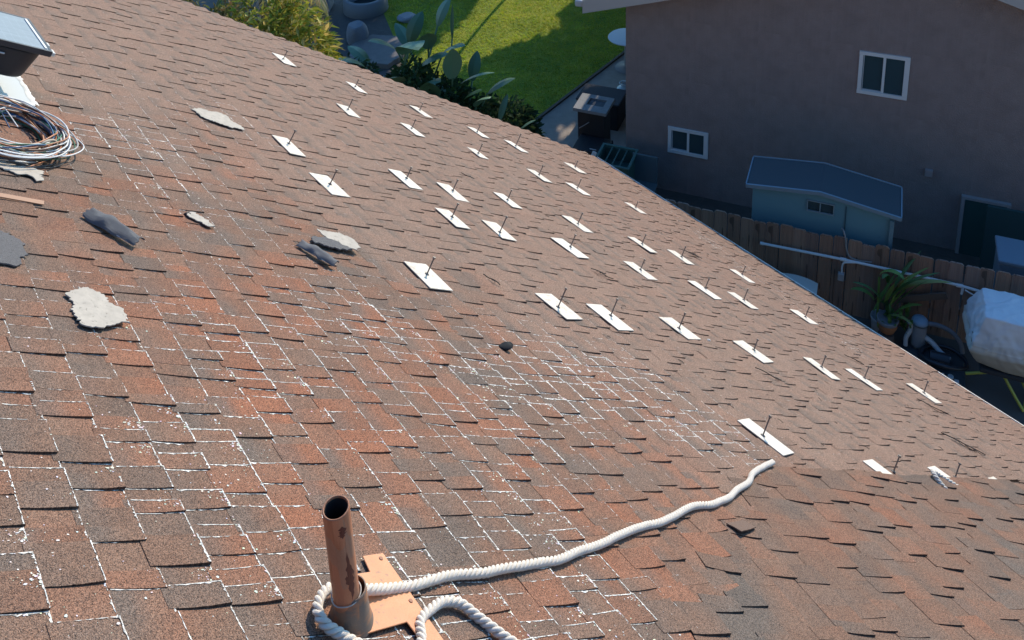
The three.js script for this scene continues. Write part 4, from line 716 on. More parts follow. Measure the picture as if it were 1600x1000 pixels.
{
  const g = nbThing('pool_pump', 'grey pool pump with pale pipes and a dark hose on a base', 'pump', -0.79, YARD - 0.02, 9.16);
  const grey = std(0.30, 0.30, 0.32, { roughness: 0.5 }), pale = std(0.55, 0.55, 0.55, { roughness: 0.5 }), blk = std(0.035, 0.035, 0.04, { roughness: 0.35 });
  mesh('base_tray', box(0.66, 0.05, 0.52, 0.16, 0.025, 0.22, 0.02), std(0.05, 0.065, 0.075), g);
  mesh('filter_body', new THREE.LatheGeometry([[0.0, 0.05], [0.075, 0.05], [0.08, 0.10], [0.082, 0.34], [0.07, 0.36], [0, 0.36]].map(([x, y]) => new THREE.Vector2(x, y)), 26), grey, g);
  mesh('filter_lid', new THREE.LatheGeometry([[0.0, 0.435], [0.05, 0.43], [0.08, 0.41], [0.09, 0.39], [0.09, 0.362], [0, 0.362]].map(([x, y]) => new THREE.Vector2(x, y)), 26), std(0.25, 0.32, 0.38, { roughness: 0.4 }), g);
  mesh('outlet_pipe', tube([[0.07, 0.2, 0.02], [0.14, 0.18, 0.05], [0.24, 0.13, 0.12], [0.33, 0.11, 0.17]], 0.03, 24, 10), pale, g);
  mesh('upper_hose', tube([[0.09, 0.38, 0], [0.2, 0.385, 0.0], [0.34, 0.35, 0.02], [0.43, 0.27, 0.06], [0.46, 0.18, 0.1]], 0.026, 30, 10), std(0.17, 0.17, 0.18), g);
  mesh('elbow_pipe', tube([[-0.12, 0.36, 0.02], [-0.09, 0.33, 0.02], [-0.095, 0.25, 0.03], [-0.13, 0.18, 0.06], [-0.13, 0.08, 0.08]], 0.026, 24, 10), pale, g);
  mesh('valve_handle', box(0.03, 0.11, 0.03, -0.10, 0.06, 0.21, 0.008).rotateZ(0.35), std(0.66, 0.66, 0.64), g);
  const mo = cyl(0.075, 0.075, 0.2, 0, 0, 0, 22); mo.rotateZ(1.57); mo.translate(0.32, 0.13, 0.22); mesh('motor', mo, blk, g);
  const ring = []; for (let i = 0; i < 20; i++) { const a = i / 20 * 6.283; ring.push([0.27 + Math.cos(a) * 0.24, 0.10 + 0.1 * Math.max(0, Math.sin(a * 1)) , 0.18 + Math.sin(a) * 0.2]); }
  mesh('coiled_hose', tube(ring, 0.024, 80, 9, true), blk, g);
  mesh('fitting', merged(cyl(0.03, 0.03, 0.07, 0.33, 0.05, 0.41, 14), box(0.05, 0.03, 0.05, 0.39, 0.09, 0.44, 0.008), cyl(0.018, 0.018, 0.05, 0.25, 0.06, 0.40, 10)), pale, g);
}
{ const o = mesh('leaning_board', box(0.58, 0.09, 0.022, 0, 0, 0, 0.003), std(0.20, 0.15, 0.115, { map: dataTex(128, 64, (x, y) => 0.7 + 0.3 * fbm(x / 40, y / 4, 3)) }), scene); o.position.copy(nb(-0.79, 1.27, 9.36)); o.rotation.set(0.1, rad(-21), 0.42, 'YXZ'); tag(o, 'weathered board leaning against the fence beside the tall plant', 'board'); }
{ // tarp covered cart
  const g = nbThing('covered_cart', 'cart with a bundled white tarp on a yellow green tube frame', 'cart', -1.63, YARD - 0.02, 8.85);
  let G = new THREE.BoxGeometry(0.86, 0.66, 0.66, 60, 48, 44); G.deleteAttribute('uv'); G.deleteAttribute('normal'); G = mergeVertices(G, 1e-5);
  const p = G.attributes.position, c = [], rdg = (a, b, s) => 1 - Math.abs(noise(a, b, s) - 0.5) * 2;
  for (let i = 0; i < p.count; i++) {
    const v = new THREE.Vector3().fromBufferAttribute(p, i), h = v.y / 0.66 + 0.5;
    const q = new THREE.Vector3(v.x / 0.43, v.y / 0.33, v.z / 0.33), rnd = q.clone().multiplyScalar(1.18 / Math.pow(q.x ** 4 + q.y ** 4 + q.z ** 4, 0.25)).lerp(q, 0.72), d = q.clone().normalize();
    let x = rnd.x * 0.40, y = rnd.y * 0.31, z = rnd.z * 0.31;
    const seam = Math.min(Math.abs(h - 0.5), 0.2), big = fbm(d.x * 1.9 + 5, d.y * 1.8 + d.z * 1.7, 5) - 0.5, fold = rdg(d.x * 4 + d.y * 2.2, d.z * 4 - d.y * 1.6, 6) - 0.6, small = rdg(d.x * 10 + d.y * 5 + 3, d.z * 10 - d.y * 5, 16) - 0.6;
    const f = 0.12 * big + 0.05 * fold * (h > 0.45 ? 1 : 0.7) + 0.016 * small * (h > 0.45 ? 1 : 0.3) + 0.03 * (rdg(d.x * 5 + d.z * 5, d.y * 1.1 + 3, 26) - 0.6) - 0.10 * Math.exp(-((seam / 0.05) ** 2)) * 0.4;
    x *= 1 + f; z *= 1 + f; y += f * 0.16;
    if (h > 0.45) { const t = (h - 0.45) / 0.55; x = x * (1 - 0.18 * t) + 0.05 * t; z *= 1 - 0.28 * t; y += 0.05 * t * (0.3 - x); }
    if (h < 0.4) { const t = (0.4 - h) / 0.4; x = x * (1 - 0.16 * t) + 0.03 * t; z *= 1 - 0.3 * t; y += 0.07 * t * (x < 0 ? -x * 2 : 0); }
    p.setXYZ(i, x, y + 0.76, z); const w = h > 0.5 + 0.03 * (noise(d.x * 3, d.z * 3, 4) - 0.5) ? [0.70, 0.71, 0.71] : [0.58, 0.51, 0.42]; c.push(...w);
  }
  G.setAttribute('color', new THREE.Float32BufferAttribute(c, 3)); G.computeVertexNormals();
  mesh('tarp', G, new THREE.MeshStandardMaterial({ vertexColors: true, roughness: 0.42 }), g);
  mesh('strap', tube([[-0.36, 0.86, 0.20], [-0.36, 0.72, 0.225], [-0.34, 0.58, 0.22], [-0.27, 0.46, 0.17]], 0.013, 20, 6), std(0.16, 0.11, 0.085), g);
  const yel = std(0.45, 0.45, 0.08, { roughness: 0.45 });
  mesh('frame', merged(tube([[-0.36, 0.16, 0.05], [-0.1, 0.28, 0.06], [0.1, 0.36, 0.05]], 0.016, 20, 8), tube([[-0.04, 0.36, 0.1], [0.10, 0.16, 0.18], [0.20, 0.02, 0.22]], 0.017, 20, 8), tube([[0.20, 0.02, 0.22], [0.24, 0.2, 0.1], [0.27, 0.4, 0.0]], 0.015, 20, 8), tube([[0.05, 0.4, -0.1], [0.2, 0.2, 0.06], [0.24, 0.16, 0.12]], 0.012, 20, 8)), yel, g);
  const wh = new THREE.TorusGeometry(0.10, 0.03, 10, 28); wh.translate(0.36, 0.13, 0.02); mesh('wheel', wh, std(0.02, 0.02, 0.02), g);
  mesh('tray', box(0.56, 0.06, 0.44, 0.02, 0.40, 0, 0.02), std(0.04, 0.04, 0.045), g);
}
{ const g = nbThing('utility_bin', 'blue grey lidded bin beyond the fence at the right edge', 'bin', -1.80, 0, 9.95); mesh('body', box(0.40, 1.66, 0.42, 0, 0.83, 0, 0.03), std(0.15, 0.21, 0.26, { roughness: 0.5 }), g); mesh('lid', box(0.44, 0.05, 0.46, 0, 1.69, 0, 0.015), std(0.18, 0.24, 0.29), g); }
{ const g = nbThing('dark_screen', 'dark green screen panel standing right of the door', 'screen', -1.97, 0, 11.5); mesh('panel', box(0.60, 1.18, 0.04, -0.02, 0.6, 0, 0.01), std(0.03, 0.075, 0.075), g); mesh('post', box(0.05, 1.2, 0.06, 0.31, 0.6, 0), std(0.04, 0.07, 0.07), g); }
// ---------------------------------------------------------------- things left of the stucco house
{
  const g = nbThing('grill_island', 'dark outdoor cabinet with a pale slab top by the house corner', 'cabinet', 4.22, 0, 12.52); g.scale.set(0.92, 1, 0.72);
  const dark = std(0.022, 0.024, 0.028, { roughness: 0.6 });
  mesh('body', box(0.50, 0.94, 0.50, 0, 0.47, 0, 0.01), dark, g);
  const sh = new THREE.Shape([[-0.31, -0.34], [0.31, -0.34], [0.31, 0.34], [-0.31, 0.34]].map(([x, y]) => new THREE.Vector2(x, y))); sh.holes.push(new THREE.Path([[-0.12, -0.10], [-0.12, 0.2], [0.2, 0.2], [0.2, -0.10]].map(([x, y]) => new THREE.Vector2(x, y))));
  const tp = new THREE.ExtrudeGeometry(sh, { depth: 0.05, bevelEnabled: true, bevelSize: 0.004, bevelThickness: 0.004, bevelSegments: 1 }); tp.rotateX(-Math.PI / 2); tp.translate(0, 0.945, 0); mesh('slab_top', tp, std(0.30, 0.31, 0.31, { map: dataTex(128, 128, (x, y) => 0.7 + 0.3 * fbm(x / 12, y / 12, 6)) }), g);
  mesh('burner_lid', box(0.29, 0.02, 0.27, 0.04, 0.96, -0.05, 0.004), std(0.10, 0.11, 0.12), g);
  mesh('side_shelf', box(0.62, 0.5, 0.6, 0.12, 0.25, 0.58, 0.01), dark, g); mesh('towel_rail', tube([[-0.22, 0.6, 0.27], [-0.15, 0.66, 0.3], [-0.02, 0.76, 0.3]], 0.008, 10, 6), std(0.3, 0.3, 0.3), g);
  mesh('handle', box(0.12, 0.012, 0.02, 0.18, 0.515, 0.80, 0.004), std(0.5, 0.5, 0.5), g);
}
{ const g = nbThing('deck_box', 'low dark box with a flat lid behind the grill cabinet', 'box', 4.42, 0, 13.55); mesh('body', box(0.75, 0.5, 0.5, 0, 0.25, 0, 0.02), std(0.03, 0.03, 0.035), g); mesh('lid', box(0.8, 0.04, 0.55, 0, 0.525, 0, 0.012), std(0.06, 0.06, 0.065), g); }
{ const g = nbThing('gas_cylinder', 'pale gas cylinder standing at the house corner', 'gas cylinder', 4.12, 0, 13.95); mesh('tank', new THREE.LatheGeometry([[0, 0.02], [0.11, 0.02], [0.15, 0.07], [0.155, 0.42], [0.13, 0.5], [0.06, 0.54], [0.05, 0.56], [0, 0.56]].map(([x, y]) => new THREE.Vector2(x, y)), 26), std(0.5, 0.58, 0.58, { roughness: 0.4 }), g); mesh('valve', merged(cyl(0.03, 0.03, 0.06, 0, 0.56, 0, 12), box(0.09, 0.02, 0.03, 0, 0.63, 0, 0.006)), std(0.4, 0.42, 0.42), g); mesh('collar', new THREE.TorusGeometry(0.08, 0.012, 8, 24).rotateX(1.57).translate(0, 0.6, 0), std(0.5, 0.56, 0.56), g); }
{ const g = nbThing('garden_table', 'round white garden table partly behind the house corner', 'table', 4.52, 0, 15.5); mesh('tabletop', new THREE.LatheGeometry([[0, 0.68], [0.36, 0.68], [0.375, 0.695], [0.36, 0.71], [0.03, 0.712], [0, 0.705]].map(([x, y]) => new THREE.Vector2(x, y)), 40), std(0.72, 0.75, 0.78, { roughness: 0.4 }), g); mesh('pedestal', new THREE.LatheGeometry([[0.25, 0], [0.25, 0.03], [0.05, 0.06], [0.045, 0.66], [0.1, 0.679]].map(([x, y]) => new THREE.Vector2(x, y)), 24), std(0.3, 0.26, 0.24), g); mesh('parasol_hole', cyl(0.022, 0.022, 0.012, 0, 0.704, 0, 14), std(0.08, 0.08, 0.09), g); }
{
  const g = nbThing('green_crate', 'dark green open crate with cross ribs at the house corner', 'crate', 3.50, 0, 11.4); const m = std(0.045, 0.11, 0.095, { roughness: 0.55 });
  mesh('body', merged(box(0.52, 0.8, 0.02, 0, 0.45, 0.23), box(0.52, 0.8, 0.02, 0, 0.45, -0.23), box(0.02, 0.8, 0.44, 0.25, 0.45, 0), box(0.02, 0.8, 0.44, -0.25, 0.45, 0), box(0.5, 0.02, 0.44, 0, 0.62, 0)), m, g);
  mesh('rim', merged(box(0.58, 0.03, 0.04, 0, 0.865, 0.25, 0.008), box(0.58, 0.03, 0.04, 0, 0.865, -0.25, 0.008), box(0.04, 0.03, 0.46, 0.27, 0.865, 0, 0.008), box(0.04, 0.03, 0.46, -0.27, 0.865, 0, 0.008)), std(0.07, 0.15, 0.13), g);
  for (const [i, x] of [-0.12, 0.0, 0.12].entries()) mesh('rib' + (i ? '_00' + i : ''), box(0.018, 0.018, 0.46, x, 0.85, 0), m, g);
}
{ const g = nbThing('plastic_chair', 'grey blue plastic chair back against the house wall', 'chair', 3.08, 0, 11.35); const m = std(0.10, 0.15, 0.165, { roughness: 0.45 }); mesh('backrest', box(0.40, 0.46, 0.03, 0, 0.66, -0.16, 0.014).rotateX(-0.06), m, g); mesh('seat', box(0.42, 0.03, 0.40, 0, 0.42, 0.02, 0.012), m, g); let i = 0; for (const x of [-0.18, 0.18]) for (const z of [-0.15, 0.19]) mesh('leg' + (i++ ? '_00' + (i - 1) : ''), cyl(0.016, 0.013, 0.41, x, 0, z, 10), m, g); }

// ---------------------------------------------------------------- plants of the left yard
function frondPalm(name, label, pos, crownH, fronds, L, seed, mats) {
  const g = group(name, pos, label, 'palm'), r = rng(seed);
  mesh('trunk', tube([[0, 0, 0], [0.05, crownH * 0.5, 0.02], [0, crownH, 0]], 0.09, 16, 9), std(0.14, 0.11, 0.08), g);
  for (let f = 0; f < fronds.length; f++) {
    const [az, up, len] = fronds[f], m = new MB(), n = 26, dir = new THREE.Vector3(Math.sin(az), 0, -Math.cos(az)); let p = new THREE.Vector3(0, crownH, 0), a = up; const side = new THREE.Vector3().crossVectors(dir, new THREE.Vector3(0, 1, 0));
    const pts = [];
    for (let i = 0; i <= n; i++) {
      const t = dir.clone().multiplyScalar(Math.cos(a)).add(new THREE.Vector3(0, Math.sin(a), 0)); pts.push(p.toArray());
      if (i > 2) for (const sd of [-1, 1]) for (let q = 0; q < 2; q++) {
        const l = len * 0.34 * Math.sin(Math.PI * Math.min(1, 0.18 + i / n * 0.8)) * (0.8 + r() * 0.4), d = side.clone().multiplyScalar(sd * 0.75).addScaledVector(t, 0.5).add(new THREE.Vector3(0, -0.35 - r() * 0.35, 0)).normalize(), b = p.clone().addScaledVector(t, q * len / n * 0.5), mid = b.clone().addScaledVector(d, l * 0.55), tip = mid.clone().addScaledVector(d, l * 0.35).add(new THREE.Vector3(0, -l * 0.28, 0)), w = t.clone().multiplyScalar(0.011);
        const c = [0.8 + r() * 0.5, 0.8 + r() * 0.4, 0.8]; m.quad(b.toArray(), b.clone().add(w).toArray(), mid.clone().add(w).toArray(), mid.toArray(), c); m.tri(mid.toArray(), mid.clone().add(w).toArray(), tip.toArray(), c);
      }
      p = p.clone().addScaledVector(t, len / n); a -= 0.075 + 0.02 * r();
    }
    const fr = mesh('frond' + (f ? '_' + String(f).padStart(3, '0') : ''), m.geo(), mats[f % mats.length], g);
    mesh('rachis', tube(pts, 0.012, 26, 5), std(0.38, 0.34, 0.17), fr);
  }
  return g;
}
function leafyBush(name, label, pos, rx, ry, rz, count, leafL, leafW, mats, seed, up = 0.3, cat = 'shrub') {
  const g = group(name, pos, label, cat), r = rng(seed), stems = [];
  for (let i = 0; i < 9; i++) { const a = r() * 6.28, q = r(); stems.push(tube([[Math.cos(a) * 0.15, 0, Math.sin(a) * 0.15], [Math.cos(a) * rx * 0.35, ry * 0.7, Math.sin(a) * rz * 0.35], [Math.cos(a) * rx * 0.7 * q, ry * 1.5, Math.sin(a) * rz * 0.7 * q]], 0.022, 10, 5)); }
  mesh('stems', merged(...stems), std(0.13, 0.10, 0.06), g);
  mats.forEach((mt, mi) => {
    const m = new MB();
    for (let i = 0; i < count / mats.length; i++) {
      let x, y, z, d; do { x = r() * 2 - 1; y = r() * 2 - 1; z = r() * 2 - 1; d = Math.hypot(x, y, z); } while (d > 1 || d < 0.35);
      if (noise(x * 2.6 + seed, y * 2.6 + z * 2.1, seed) < 0.36) continue;
      const lump = 0.78 + 0.44 * noise(x * 2 + 9, z * 2 + y * 2, seed + 4), c = new THREE.Vector3(x * rx * lump, ry + y * ry * lump, z * rz * lump);
      const dir = new THREE.Vector3(x + (r() - 0.5) * 1.6, up + (r() - 0.5) * 1.4, z + (r() - 0.5) * 1.6).normalize(), sd = new THREE.Vector3(r() - 0.5, r() - 0.5, r() - 0.5).cross(dir).normalize(), L = leafL * (0.6 + r() * 0.8), w = leafW * (0.7 + r() * 0.6);
      const a = c, b = c.clone().addScaledVector(dir, L * 0.5).addScaledVector(sd, w), e = c.clone().addScaledVector(dir, L).add(new THREE.Vector3(0, -L * 0.15, 0)), f = c.clone().addScaledVector(dir, L * 0.5).addScaledVector(sd, -w), k = 0.7 + r() * 0.6, col = [k * (0.85 + r() * 0.4), k, k * 0.9];
      m.quad(a.toArray(), b.toArray(), e.toArray(), f.toArray(), col);
    }
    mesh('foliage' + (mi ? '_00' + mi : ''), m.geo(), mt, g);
  });
  return g;
}
const leafy = (r, g, b) => new THREE.MeshPhysicalMaterial({ color: new THREE.Color().setRGB(r, g, b), vertexColors: true, roughness: 0.95, specularIntensity: 0.3, side: THREE.DoubleSide, transmission: 0.3, thickness: 0 });
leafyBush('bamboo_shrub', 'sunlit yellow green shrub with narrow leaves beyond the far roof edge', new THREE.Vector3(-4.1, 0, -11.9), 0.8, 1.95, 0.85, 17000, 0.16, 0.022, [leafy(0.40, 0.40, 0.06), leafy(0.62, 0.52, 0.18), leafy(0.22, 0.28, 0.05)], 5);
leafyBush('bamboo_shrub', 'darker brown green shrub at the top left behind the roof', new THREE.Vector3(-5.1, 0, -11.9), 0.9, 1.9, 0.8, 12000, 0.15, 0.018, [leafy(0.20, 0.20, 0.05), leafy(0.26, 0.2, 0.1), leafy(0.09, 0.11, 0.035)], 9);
const palmMats = [leafy(0.30, 0.30, 0.10), leafy(0.12, 0.18, 0.05), leafy(0.62, 0.52, 0.32)];
frondPalm('palm', 'small palm with pale drooping fronds beside the sunlit shrub', new THREE.Vector3(-4.7, 0, -13.1), 3.2, [[1.25, 0.35, 1.5], [1.9, 0.2, 1.35], [0.5, 0.7, 1.4], [-0.4, 0.7, 1.4], [-1.4, 0.5, 1.3], [2.7, 0.5, 1.2], [-2.4, 0.5, 1.2], [0.9, 0.9, 1.3], [1.55, 0.75, 1.3]], 1.4, 21, palmMats);
// big paddle leaved plants in the shade
{
  const broad = [leafMat(0.09, 0.18, 0.10, { roughness: 0.4 }), leafMat(0.15, 0.25, 0.15, { roughness: 0.38 }), leafMat(0.06, 0.13, 0.06, { roughness: 0.45 }), leafMat(0.24, 0.28, 0.06, { roughness: 0.5 })];
  const plant = (label, x, z, specs, seed) => {
    const g = group('paddle_plant', new THREE.Vector3(x, 0, z), label, 'plant', null), r = rng(seed);
    specs.forEach(([az, h, L, W, tilt, bend, dx, dz, mi], i) => {
      const bx = dx, bz = dz, top = [bx + Math.sin(az) * h * 0.18, h, bz + Math.cos(az) * h * 0.18];
      mesh('stalk' + (i ? '_' + String(i).padStart(3, '0') : ''), tube([[bx * 0.3, 0, bz * 0.3], [bx, h * 0.55, bz], top], 0.016, 12, 6), broad[1], g);
      const o = mesh('leaf' + (i ? '_' + String(i).padStart(3, '0') : ''), leafGeo(L, W, bend, 0.2 * (r() - 0.5), 10, 0.18), broad[mi ?? i % 3], g); o.position.set(...top); o.rotation.order = 'YXZ'; o.rotation.set(tilt, az, 0);
    });
  };
  // az 0 faces the camera
  plant('broad leaved plant with a large arching leaf beside the patio', -2.72, -13.0, [[0.5, 2.3, 0.80, 0.44, 0.3, 1.7, 0.1, 0, 0], [-0.9, 2.0, 0.6, 0.3, 0.5, 1.2, -0.1, 0, 2], [2.6, 2.1, 0.6, 0.3, 0.3, 0.9, 0.05, 0.0, 2], [0.1, 1.75, 0.6, 0.32, 0.4, 0.9, 0.1, 0.1, 1], [-0.4, 1.75, 0.5, 0.26, 0.3, 0.7, -0.3, 0.1, 3], [1.4, 1.9, 0.6, 0.3, 0.7, 0.9, 0.1, 0, 2], [-2.0, 1.85, 0.5, 0.26, 0.6, 0.9, -0.1, 0, 0], [0.9, 1.6, 0.6, 0.32, 0.5, 1.1, 0.25, 0.1, 0]], 3);
  plant('broad leaved plant with a tall upright pale leaf before the lawn', -1.98, -13.1, [[0.3, 1.75, 0.66, 0.32, 0.12, 0.35, 0.15, 0, 1], [2.9, 2.1, 0.6, 0.06, 0.1, 0.2, 0.1, 0, 0], [1.2, 1.55, 0.7, 0.13, 0.8, 0.7, 0.1, 0, 0], [-0.7, 1.5, 0.6, 0.34, 0.6, 0.9, -0.1, 0, 2], [0.0, 1.45, 0.6, 0.34, 0.3, 0.5, -0.08, 0.2, 0], [1.0, 1.3, 0.5, 0.26, 0.5, 0.9, 0.2, 0.1, 3], [-1.6, 1.5, 0.55, 0.3, 0.6, 1.0, 0, 0, 2]], 7);
  plant('low broad leaved plant with one pale oval leaf at the roof edge', -2.0, -12.2, [[0.2, 1.05, 0.72, 0.38, 0.12, 0.25, 0, 0, 1], [-0.9, 1.1, 0.5, 0.22, 0.6, 0.8, -0.1, 0, 2], [1.1, 1.2, 0.5, 0.18, 0.6, 0.8, 0.1, 0, 2], [2.4, 1.1, 0.5, 0.22, 0.5, 0.8, 0, 0, 0], [-2.2, 1.3, 0.4, 0.15, 0.4, 0.6, 0, 0, 3]], 11);
  plant('dark broad leaved plant near the left end of the lawn path', -1.2, -12.4, [[0.4, 0.95, 0.5, 0.18, 0.3, 0.7, 0, 0, 2], [-0.6, 1.0, 0.5, 0.14, 0.5, 0.7, 0.2, 0, 0], [1.2, 1.0, 0.5, 0.13, 0.5, 0.7, 0.3, 0, 2], [2.6, 1.1, 0.45, 0.12, 0.4, 0.6, 0.1, 0, 1], [-1.7, 1.05, 0.45, 0.14, 0.6, 0.7, -0.2, 0, 2]], 15);
  plant('broad leaved plant half hidden between the two largest ones', -2.35, -13.7, [[0.2, 2.0, 0.6, 0.3, 0.3, 0.8, 0.1, 0, 1], [1.0, 1.8, 0.6, 0.28, 0.6, 1.0, 0.1, 0, 0], [-1.0, 1.9, 0.6, 0.28, 0.5, 1.1, -0.1, 0, 2], [2.4, 2.1, 0.55, 0.25, 0.3, 0.8, 0, 0, 1], [-2.3, 1.7, 0.55, 0.25, 0.4, 0.8, 0, 0, 0]], 19);
  plant('broad leaved plant with tilted leaves at the near end of the lawn', -1.55, -12.9, [[0.6, 1.3, 0.6, 0.26, 0.5, 0.9, 0.05, 0, 1], [-0.7, 1.35, 0.6, 0.27, 0.5, 1.0, -0.1, 0, 0], [1.6, 1.4, 0.55, 0.22, 0.7, 0.8, 0.1, 0, 2], [-1.9, 1.3, 0.5, 0.24, 0.5, 0.9, 0, 0, 1], [2.8, 1.5, 0.5, 0.22, 0.3, 0.6, 0, 0, 0], [0.0, 1.1, 0.5, 0.26, 0.5, 0.8, 0.1, 0.15, 2]], 25);
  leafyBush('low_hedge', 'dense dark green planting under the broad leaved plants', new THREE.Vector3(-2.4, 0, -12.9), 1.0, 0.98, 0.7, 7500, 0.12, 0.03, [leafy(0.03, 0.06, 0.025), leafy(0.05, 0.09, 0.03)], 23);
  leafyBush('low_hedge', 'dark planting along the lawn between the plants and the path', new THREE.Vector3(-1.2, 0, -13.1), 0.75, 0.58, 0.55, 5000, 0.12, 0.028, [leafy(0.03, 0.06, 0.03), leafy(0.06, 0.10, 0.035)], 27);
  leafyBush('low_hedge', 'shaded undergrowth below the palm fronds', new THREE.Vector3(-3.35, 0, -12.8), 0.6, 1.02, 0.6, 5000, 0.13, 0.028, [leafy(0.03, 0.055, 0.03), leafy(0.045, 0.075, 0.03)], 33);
}
// patio stones and seat
{
  const rock = (label, x, z, w, h, d, col, seed, name = 'boulder') => { const g = new THREE.IcosahedronGeometry(0.5, 4), p = g.attributes.position; for (let i = 0; i < p.count; i++) { const v = new THREE.Vector3().fromBufferAttribute(p, i), f = 0.85 + 0.35 * noise(v.x * 3 + seed, v.y * 3 + v.z * 2.4, seed); let y = v.y * f; y = Math.max(-0.3, Math.min(0.33 + 0.04 * noise(v.x * 5, v.z * 5, seed), y)); p.setXYZ(i, v.x * f * w * 1.1, (y + 0.3) * h * 1.55, v.z * f * d * 1.1); } g.computeVertexNormals(); const o = mesh(name, g, std(...col, { bumpMap: speck(0, 1, 20, seed), bumpScale: 0.006 }), scene); o.position.set(x, 0, z); return tag(o, label, 'boulder'); };
  rock('rounded pale boulder beyond the patio flagstone', -4.36, -17.5, 0.42, 0.42, 0.4, [0.22, 0.22, 0.24], 3);
  rock('small white rimmed stones heap by the lawn corner', -3.45, -18.5, 0.4, 0.12, 0.35, [0.3, 0.3, 0.32], 7);
  const fs = new THREE.Shape(jagged([[-0.5, -0.5], [0.35, -0.62], [0.6, -0.1], [0.45, 0.6], [-0.2, 0.7], [-0.6, 0.2]], 4, 0.06, 0.1).map(([x, y]) => new THREE.Vector2(x, y))); const fg = new THREE.ExtrudeGeometry(fs, { depth: 0.1, bevelEnabled: true, bevelSize: 0.01, bevelThickness: 0.01, bevelSegments: 1 }); fg.rotateX(-Math.PI / 2); const fo = mesh('flagstone', fg, std(0.21, 0.19, 0.18, { map: dataTex(128, 128, (x, y) => 0.75 + 0.25 * fbm(x / 12, y / 12, 6)) }), scene); fo.position.set(-3.85, 0.01, -16.9); tag(fo, 'large grey flagstone on the shaded patio', 'flagstone');
  const fr = group('fire_ring', new THREE.Vector3(-4.5, 0, -19.1), 'round grey fire ring at the top of the patio', 'fire pit'); mesh('ring', new THREE.LatheGeometry([[0.36, 0], [0.52, 0], [0.5, 0.32], [0.40, 0.34], [0.36, 0.1]].map(([x, y]) => new THREE.Vector2(x, y)), 36), std(0.22, 0.23, 0.25), fr); mesh('bed', cyl(0.36, 0.36, 0.1, 0, 0.02, 0, 30), std(0.03, 0.03, 0.03), fr);
  const wp = group('garden_wall', new THREE.Vector3(-5.75, 0, -19.2), 'pale block of a garden wall in the shaded patio', 'wall'); mesh('block', box(0.85, 1.0, 0.5, 0, 0.5, 0, 0.02), std(0.24, 0.25, 0.27), wp); mesh('cap', box(0.95, 0.08, 0.6, 0, 1.04, 0, 0.015), std(0.33, 0.33, 0.34), wp);
  const pb = group('stone_pillar', new THREE.Vector3(-2.95, 0, -13.25), 'short pale stone pillar top touching the far roof edge', 'pillar'); pb.rotation.y = -0.3; mesh('shaft', box(0.26, 1.42, 0.26, 0, 0.71, 0, 0.01), std(0.46, 0.39, 0.31, { bumpMap: speck(0, 1, 16, 4), bumpScale: 0.006 }), pb); mesh('cap', box(0.3, 0.06, 0.3, 0, 1.45, 0, 0.012), std(0.5, 0.43, 0.35), pb);
}
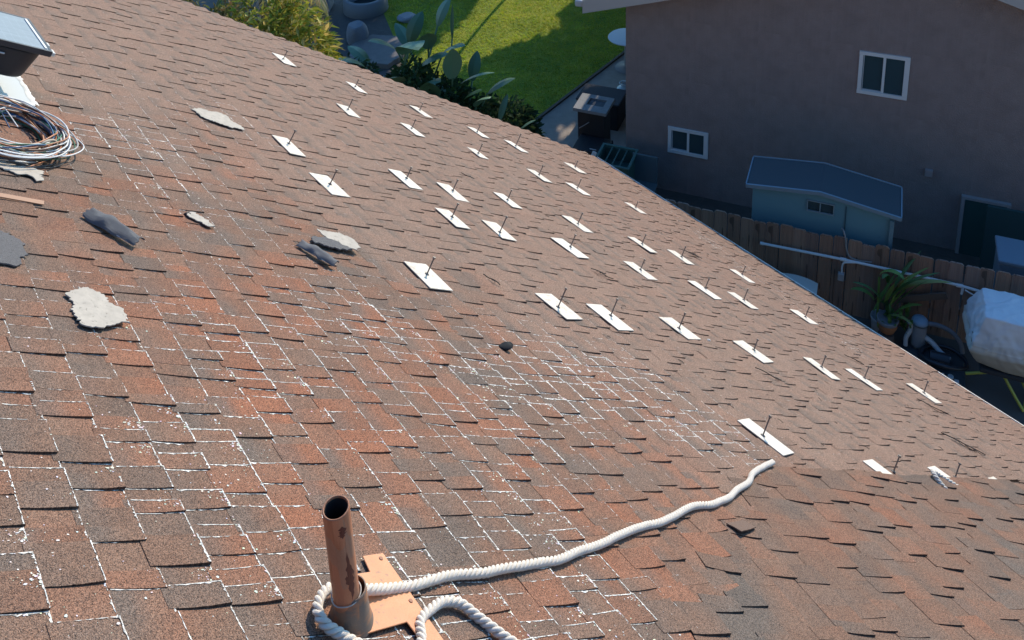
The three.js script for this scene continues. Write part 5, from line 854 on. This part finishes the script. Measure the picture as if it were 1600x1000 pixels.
// trees beyond the lawn whose shade falls across it
function tree(label, x, z, trunkH, tr, cx, cy, cz, rx, ry, rz, count, mats, seed) {
  const g = group('garden_tree', new THREE.Vector3(x, 0, z), label, 'tree', null), r = rng(seed), t = [];
  t.push(tube([[0, 0, 0], [cx * 0.3 + 0.05, trunkH * 0.6, cz * 0.3], [cx, trunkH, cz]], tr, 14, 8));
  for (let i = 0; i < 9; i++) { const a = r() * 6.28, q = 0.4 + r() * 0.6; t.push(tube([[cx, trunkH * (0.8 + r() * 0.2), cz], [cx + Math.cos(a) * rx * 0.4 * q, cy, cz + Math.sin(a) * rz * 0.4 * q], [cx + Math.cos(a) * rx * 0.85 * q, cy + ry * (r() - 0.2), cz + Math.sin(a) * rz * 0.85 * q]], tr * 0.4, 10, 5)); }
  mesh('trunk', merged(...t), std(0.10, 0.075, 0.055), g);
  mats.forEach((mt, mi) => {
    const m = new MB();
    for (let i = 0; i < count / mats.length; i++) {
      let X, Y, Z; do { X = r() * 2 - 1; Y = r() * 2 - 1; Z = r() * 2 - 1; } while (X * X + Y * Y + Z * Z > 1); if (noise(X * 3 + seed, Y * 3 + Z * 2.3, seed) < 0.42) continue;
      const c = new THREE.Vector3(cx + X * rx, cy + Y * ry, cz + Z * rz), d = new THREE.Vector3(r() - 0.5, r() - 0.5, r() - 0.5).normalize(), e = new THREE.Vector3(r() - 0.5, r() - 0.5, r() - 0.5).cross(d).normalize(), L = 0.16 + r() * 0.14, w = 0.07 + r() * 0.04;
      m.quad(c.toArray(), c.clone().addScaledVector(d, L * 0.5).addScaledVector(e, w).toArray(), c.clone().addScaledVector(d, L).toArray(), c.clone().addScaledVector(d, L * 0.5).addScaledVector(e, -w).toArray(), [0.7 + r() * 0.6, 0.7 + r() * 0.6, 0.8]);
    }
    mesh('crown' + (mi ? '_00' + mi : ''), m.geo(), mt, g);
  });
  return g;
}
{
  const gm = [leafy(0.06, 0.10, 0.03), leafy(0.09, 0.13, 0.035)];
  tree('slender tree at the far left end of the lawn shading the patio', -2.25, -21.0, 2.6, 0.04, -0.3, 3.7, 0.2, 1.4, 1.3, 1.5, 12000, gm, 3);
  tree('slender leaning tree shading the plants beside the lawn', -0.75, -21.0, 3.8, 0.04, 0.7, 5.4, 1.2, 1.8, 1.4, 1.8, 16000, gm, 7);
  tree('broad tree at the right end of the lawn behind the stucco house', 5.5, -25.4, 2.2, 0.14, 0, 4.3, 0, 2.4, 2.3, 2.3, 34000, gm, 11);
  tree('tall tree behind the middle of the lawn', 3.0, -22.6, 2.6, 0.09, 0, 4.5, 0.2, 2.0, 1.3, 1.8, 20000, gm, 17);
  tree('small thin trunked tree at the end of the lawn, right of the leaning one', 1.5, -20.9, 2.2, 0.045, 0, 3.3, 0, 1.35, 0.8, 1.2, 7000, gm, 29);
  tree('round tree behind the patio, second from the left', -0.9, -25.6, 2.4, 0.07, 0, 4.1, 0, 1.6, 1.5, 1.6, 15000, gm, 25);
  tree('far tree left of the patio', -4.2, -25.5, 2.4, 0.12, 0, 4.2, 0, 2.2, 2.0, 2.0, 18000, gm, 21);
}
renderer.render(scene, camera);
